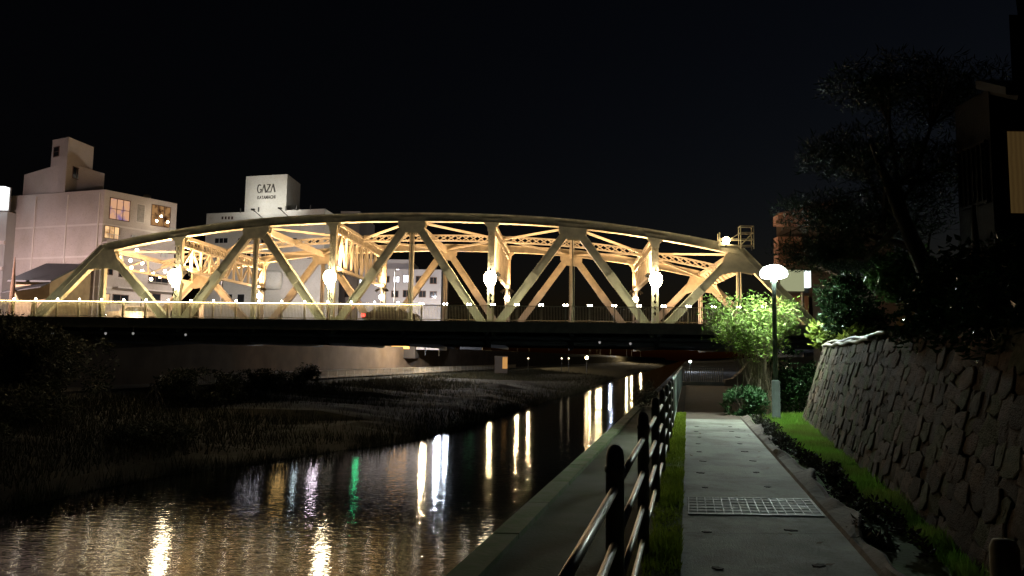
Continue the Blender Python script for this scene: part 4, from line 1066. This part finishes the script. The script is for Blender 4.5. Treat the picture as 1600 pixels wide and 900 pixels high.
A3 = Vector((a3.x,128,0)); B3 = Vector((b3.x,128,0))
for (x0,x1,y0,y1,g) in ((562,570,434,443,M_WHITEW),(615,624,432,441,M_WHITEW),(630,640,430,441,M_WHITEW),(598,608,432,441,M_GLASSD),(630,640,454,464,M_GLASSD),(612,622,455,464,M_GLASSD),(650,660,432,441,M_GLASSD),(655,665,455,464,M_GLASSD),(672,682,434,443,M_GLASSD),(672,682,456,465,M_GLASSD)):
    window(gb, A3, B3, x0, x1, y0, y1, g, M_FRAME, 2, 1)
# riverside street behind the bridge: shops with lit fronts (seen as reflections in the water)
shops = [(378,418,95,emit('shop_white', (.9,.85,.95), 6)),(421,455,97,emit('shop_amber', (1,.62,.2), 8)),(461,470,98,emit('shop_cyan', (.75,.95,1), 26)),(488,503,102,emit('shop_pinkwhite', (1,.85,1), 24)),(560,566,114.5,emit('shop_green', (.02,1,.35), 22)),(612,640,126.6,emit('shop_orange', (1,.5,.12), 3.5)),(690,700,156,emit('shop_blue', (.7,.8,1), 14)),(728,744,176,emit('shop_dim_green', (.2,.7,.3), .8))]
lbs = ['dull white','amber','cyan white','pink white','green','orange','blue white','dim green']
for (x0,x1,Y,g),lb in zip(shops, lbs):
    p0, p1 = at(x0-9,530,Y), at(x1+9,530,Y)
    t = thing('riverside_shop', 'low shop with a %s lit front hidden behind the bridge girder' % lb, 'shop', group=None)
    zt_s = 5.6+.0*Y
    m = MB(); m.box(p0.x,p1.x,Y,Y+6,1.0,zt_s); m.obj('wall', mat('shop_wall', (.05,.042,.038), .85, var=.2, scale=.6), t)
    q0_, q1_ = at(x0,530,Y), at(x1,530,Y); m = MB(); m.box(q0_.x,q1_.x,Y-.12,Y-.02,2.6 if Y < 140 else 4.0,4.9); m.obj('shopfront', g, t)
    m = MB(); m.box(p0.x-.1,p1.x+.1,Y-.9,Y+.05,5.0,5.12); m.obj('awning', M_TILE, t)
# street lamps along the riverside street and upstream
M_SL = emit('street_lamp_glow', (1.0,.74,.36), 2600); M_SLW = emit('street_lamp_white', (.72,.82,1.0), 2200)
def street_lamp(px, Y, z, M, lb, r=.27, ground_z=1.9, cat='street lamp', grp='street lamps upstream of the bridge'):
    p = at(px, 520, Y); t = thing('street_lamp', lb, cat, (p.x, p.y, ground_z), 0, grp)
    h = z-ground_z
    m = MB(); m.lathe([(.09,-.4),(.06,h-.3)], 8); m.obj('pole', M_DARKST, t)
    m = MB(); m.lathe([(.02,h-r),(r*.7,h-r*.7),(r,h),(r*.7,h+r*.7),(.02,h+r)], 10); m.obj('globe', M, t, True)
    return t
for px, Y, z, M in ((665,118,5.0,M_SL),(687,118,4.8,M_SLW),(700,170,7.2,M_SLW),(767,203,8.0,M_SL),(809,232,6.6,M_SL),(827,250,6.6,M_SL)):
    street_lamp(px, Y, z, M, 'street lamp on the riverside street seen as a streak in the water', grp='street lamps upstream of the bridge')
for px, Y, M in ((922,500,M_SL),(933,512,M_SL),(938,520,M_SL),(954,520,M_SLW),(979,530,M_SL),(987,540,M_SL),(1001,560,M_SL)):
    street_lamp(px, Y, 11.2, M, 'distant street lamp by the river seen only in reflection', .36, 3, grp='distant street lamps far upstream')
wl2 = street_lamp(917, 150, at(917,559,150).z, emit('bank_lamp_glow', (1,.72,.35), 60), 'low warm lamp glowing on the bank under the bridge', .32, -1.0, grp=None)
street_lamp(1078, 95, at(1078,565,95).z, M_SLW, 'tiny white lamp on the bank under the bridge end', .11, -.5, grp=None)
for px in (878, 889, 826): street_lamp(px, 160, at(px,560,160).z, emit('dim_lamp', (1,.8,.5), 5), 'faint lamp on the upstream bank below the bridge girder', .16, -1.2, grp='faint lamps on the upstream bank')
dp0, dp1 = at(785,576,140), at(793,558,140)
dk = thing('lit_kiosk', 'small kiosk with an orange lit side on the far bank', 'kiosk')
m = MB(); m.box(dp0.x-1.5,dp1.x,140.05,142,-1.6,dp1.z+.2); m.obj('wall', mat('shop_wall', (.16,.14,.13)), dk)
m = MB(); m.box(dp0.x,dp1.x,139.95,140.05,dp0.z,dp1.z); m.obj('lit_door', emit('kiosk_orange', (1,.5,.15), .55), dk)
# tall lamps added to brighten the far-bank facades, not lamps of the place
def added_tall_lamp(loc, h, power, col, lb):
    t = thing('street_lamp', lb, 'street lamp', loc, 0, 'added tall lamps that brighten the far-bank facades')
    m = MB(); m.lathe([(.12,-.3),(.10,h)], 8); m.obj('pole', M_STEEL, t); m = MB(); m.tube([(0,0,h),(0,.4,h+.4),(0,1.6,h+.55)], .06, 6); m.obj('arm', M_STEEL, t)
    m = MB(); m.box(-.18,.18,1.3,2.1,h+.47,h+.6); m.obj('lamp_head', M_STEEL, t)
    area_light('added_lamp_beam', t, (0,1.7,h+.45), (R(62),0,0), .5, power, col, .3, 150)
    return t
added_tall_lamp((-62,70,3.9), 9, 9500, (1.0,.74,.70), 'added tall lamp out of view that brightens the terrace building')
added_tall_lamp((-34,86,3.9), 9, 9500, (1.0,.88,.78), 'added tall lamp that brightens the white buildings beyond the bridge')
added_tall_lamp((-16,100,3.9), 9, 1500, (.9,.92,1.0), 'added tall lamp that brightens the dim grey building')
# roof floodlights for the lettered block
for px in (395, 437):
    p = onf(px, 334, 4.5); t = thing('roof_floodlight', 'roof-edge floodlight below the lettered roof block', 'floodlight', (p.x,p.y,zt1-.6), 0, 'floodlights below the lettered block')
    m = MB(); m.box(-.3,.3,-.2,.2,-.15,.1); m.obj('housing', M_DARKST, t)
    m = MB(); m.bar((0,0,-.1),(0,4.6,-.5), .1, .1, (0,0,1)); m.obj('arm', M_DARKST, t)
    dirv = (onf(px, 295, -.6)-Vector((p.x,p.y,zt1-.4))).normalized()
    area_light('floodlight_beam', t, (0,0,.12), dirv.to_track_quat('-Z','Y').to_euler(), .5, 420, (1,.95,.82), .3, 150)

# building to the right of the bridge
M_PKB = mat('balcony_pinkbrown', (.20,.115,.095), .85, var=.15, scale=.6)
ab = thing('apartment_block', 'dark apartment block with pink-brown balcony fronts beyond the bridge end', 'building')
p0 = at(1214,400,70); p1 = at(1300,400,70)
m = MB(); m.prism([(p0.x,70),(p1.x+6,70),(p1.x+9,84),(p0.x*84/70+.3,84)], 0, at(1214,330,70).z-.6); m.obj('wall', mat('apartment_wall', (.10,.085,.085), .85, var=.2, scale=.4), ab)
for (ya, yb, x1) in ((336,351,1290),(370,394,1252),(398,412,1240),(462,500,1262)):
    zA, zB = at(1214,yb,69).z, at(1214,ya,69).z; q = at(x1,ya,69)
    m = MB(); m.hexa([(p0.x-.3,68.8,zA),(q.x,68.8,zA),(q.x,70,zA),(p0.x-.3,70,zA),(p0.x-.3,68.8,zB),(q.x,68.8,zB),(q.x,70,zB),(p0.x-.3,70,zB)]); m.obj('balcony_front', M_PKB, ab)
m = MB(); zr = at(1214,337,69).z; q = at(1300,320,69)
m.hexa([(p0.x-.5,68.5,zr),(q.x,68.5,zr+.6),(q.x+2,84,zr+.6),(p0.x*84/70,84,zr),(p0.x-.5,68.5,zr+.12),(q.x,68.5,zr+1.5),(q.x+2,84,zr+1.5),(p0.x*84/70,84,zr+.12)]); m.obj('roof', M_PKB, ab)
sn = thing('shop_sign', 'pale yellow shop sign panel with a white lit tube beyond the park lamp', 'sign')
s0, s1 = at(1222,454,60), at(1256,422,60); u0, u1 = at(1257,449,60), at(1266,423,60)
m = MB(); m.box(s0.x,s1.x,60,60.4,s0.z,s1.z); m.obj('sign_panel', emit('sign_pale_yellow', (.75,.78,.45), .42), sn)
m = MB(); m.box(u0.x,u1.x,59.9,60.5,u0.z,u1.z); m.obj('sign_tube', emit('sign_tube_white', (.85,1,.95), 1.6), sn)
m = MB(); m.box(s0.x-.1,u1.x+.1,60.5,60.7,s0.z-.12,s1.z+.12); m.box(s1.x-.05,s1.x+.1,60.3,60.6,0,s0.z); m.obj('sign_frame', M_DARKST, sn)

# ------------------------------------------------------------------ left bank: promenade fence, retaining wall, bushes
rw = MB()
for y0 in (50,):
    p = [rt(-47.0,48), rt(-47.0,300), rt(-47.6,300), rt(-47.6,48)]; rw.prism(p[::-1], -1.6, 2.95)
tag(rw.obj('retaining_wall', mat('brown_retaining', (.15,.105,.07), .9, var=.35, scale=.5, bump=.4)), 'long brown retaining wall along the far riverbank promenade', 'wall')
pf = thing('promenade_railing', 'pale low railing along the far riverbank promenade', 'railing')
M_PF = mat('promenade_paint', (.42,.37,.28), .6, var=.2, scale=2)
fpm = MB(); fpm.box(-.06,.06,-.06,.06,0,1.15); FPM = fpm.mesh('post', M_PF)
y = 62.0
while y < 190:
    link('post', FPM, pf, (*rt(-42.6, y), -1.55)); y += 2.4
m = MB()
for z in (-1.35,-.45):
    m.bar((*rt(-42.6,62),z),(*rt(-42.6,190),z), .09, .09, (0,0,1))
m.obj('rail', M_PF, pf)
m = MB(); y = 62.2
while y < 190:
    p = rt(-42.6,y); m.box(p[0]-.02,p[0]+.02,p[1]-.02,p[1]+.02,-1.35,-.45); y += .24
o = m.obj('balusters', M_PF, pf)
struct_ = strip_sheet('promenade_path', lambda y: -47.0, lambda y: -42.2, 40, 260, -1.33, mat('promenade_paving', (.10,.08,.06), .9, var=.25, scale=.8))
LB = leafmat('bank_bush_leaf', (.05,.052,.025), (.035,.035,.02), .8, .1)
def bank_bush(label, c, r, n, size=.22, M=LB):
    return low_plant(label, c, r, n, M, size, name='bank_bush', hollow=.15, grp=None)
bank_bush('big dim olive bush on the near-left riverbank below the railing', (-30,48,0.6), (4.2,3,3.2), 9000, .30)
bank_bush('tall dim bush standing before the left abutment', (-34.5,50,1.2), (2.8,2.5,3.0), 6000, .30)
bank_bush('low spreading bush on the open grassy bank', (-22,52,-1.0), (3.2,2.0,1.5), 4500, .26)
bank_bush('small round bush beside the promenade railing', (*at(478,590,74)[:2], -.6), (1.4,1.2,1.3), 2600, .22)
bank_bush('row of low bushes before the promenade, railing end', (*at(410,592,70)[:2], -1.0), (4.0,1.4,1.1), 4200, .24)
bank_bush('overgrown bush at the dark water edge', (-23.5,31,-2.4), (2.6,3.0,1.2), 5200, .22)
bank_bush('bushy reeds hanging over the water by the gravel point', (-18,37.5,-2.7), (2.2,2.6,.8), 4600, .20)
bank_bush('dark scrub on the bank in shadow', (-26.5,38,-1.8), (4.0,4.0,1.6), 6500, .28)
bank_bush('small pale bush growing on the ledge by the picket fence', (*at(1015,588,34)[:2], -.2), (.9,1.0,.8), 1500, .14, leafmat('ledge_bush', (.09,.08,.05), (.06,.06,.04), .8, .1))
def reg_bank():
    y = 22+random.random()**1.4*170; t = -16.8-5.5*max(0, min(1, (47-y)/13))-random.random()**.8*22
    z = -3.5+(2.0*min(1, (-t-16.8)/22)); return (*rt(t, y), z-.2, 1)
def reg_shore():
    y = 20+random.random()*110; t = -16.5-5.5*max(0, min(1, (47-y)/13))+.9*noise.noise(Vector((0, y*.11, 5.5)))-random.random()**2*1.6
    return (*rt(t, y), -3.95, max(.2, .7+1.2*noise.noise(Vector((y*.6, t*.3, 4)))))
blades('reeds', reg_shore, 16000, .6, leafmat('reed_blade', (.035,.033,.015), (.02,.022,.01), .8, .15), 'ragged dark reeds fringing the water along the left riverbank', .022)
blades('bank_grass', reg_bank, 90000, .45, leafmat('bank_grass_blade', (.03,.027,.012), (.018,.018,.009), .8, .15), 'dull rough grass covering the open left riverbank', .03)
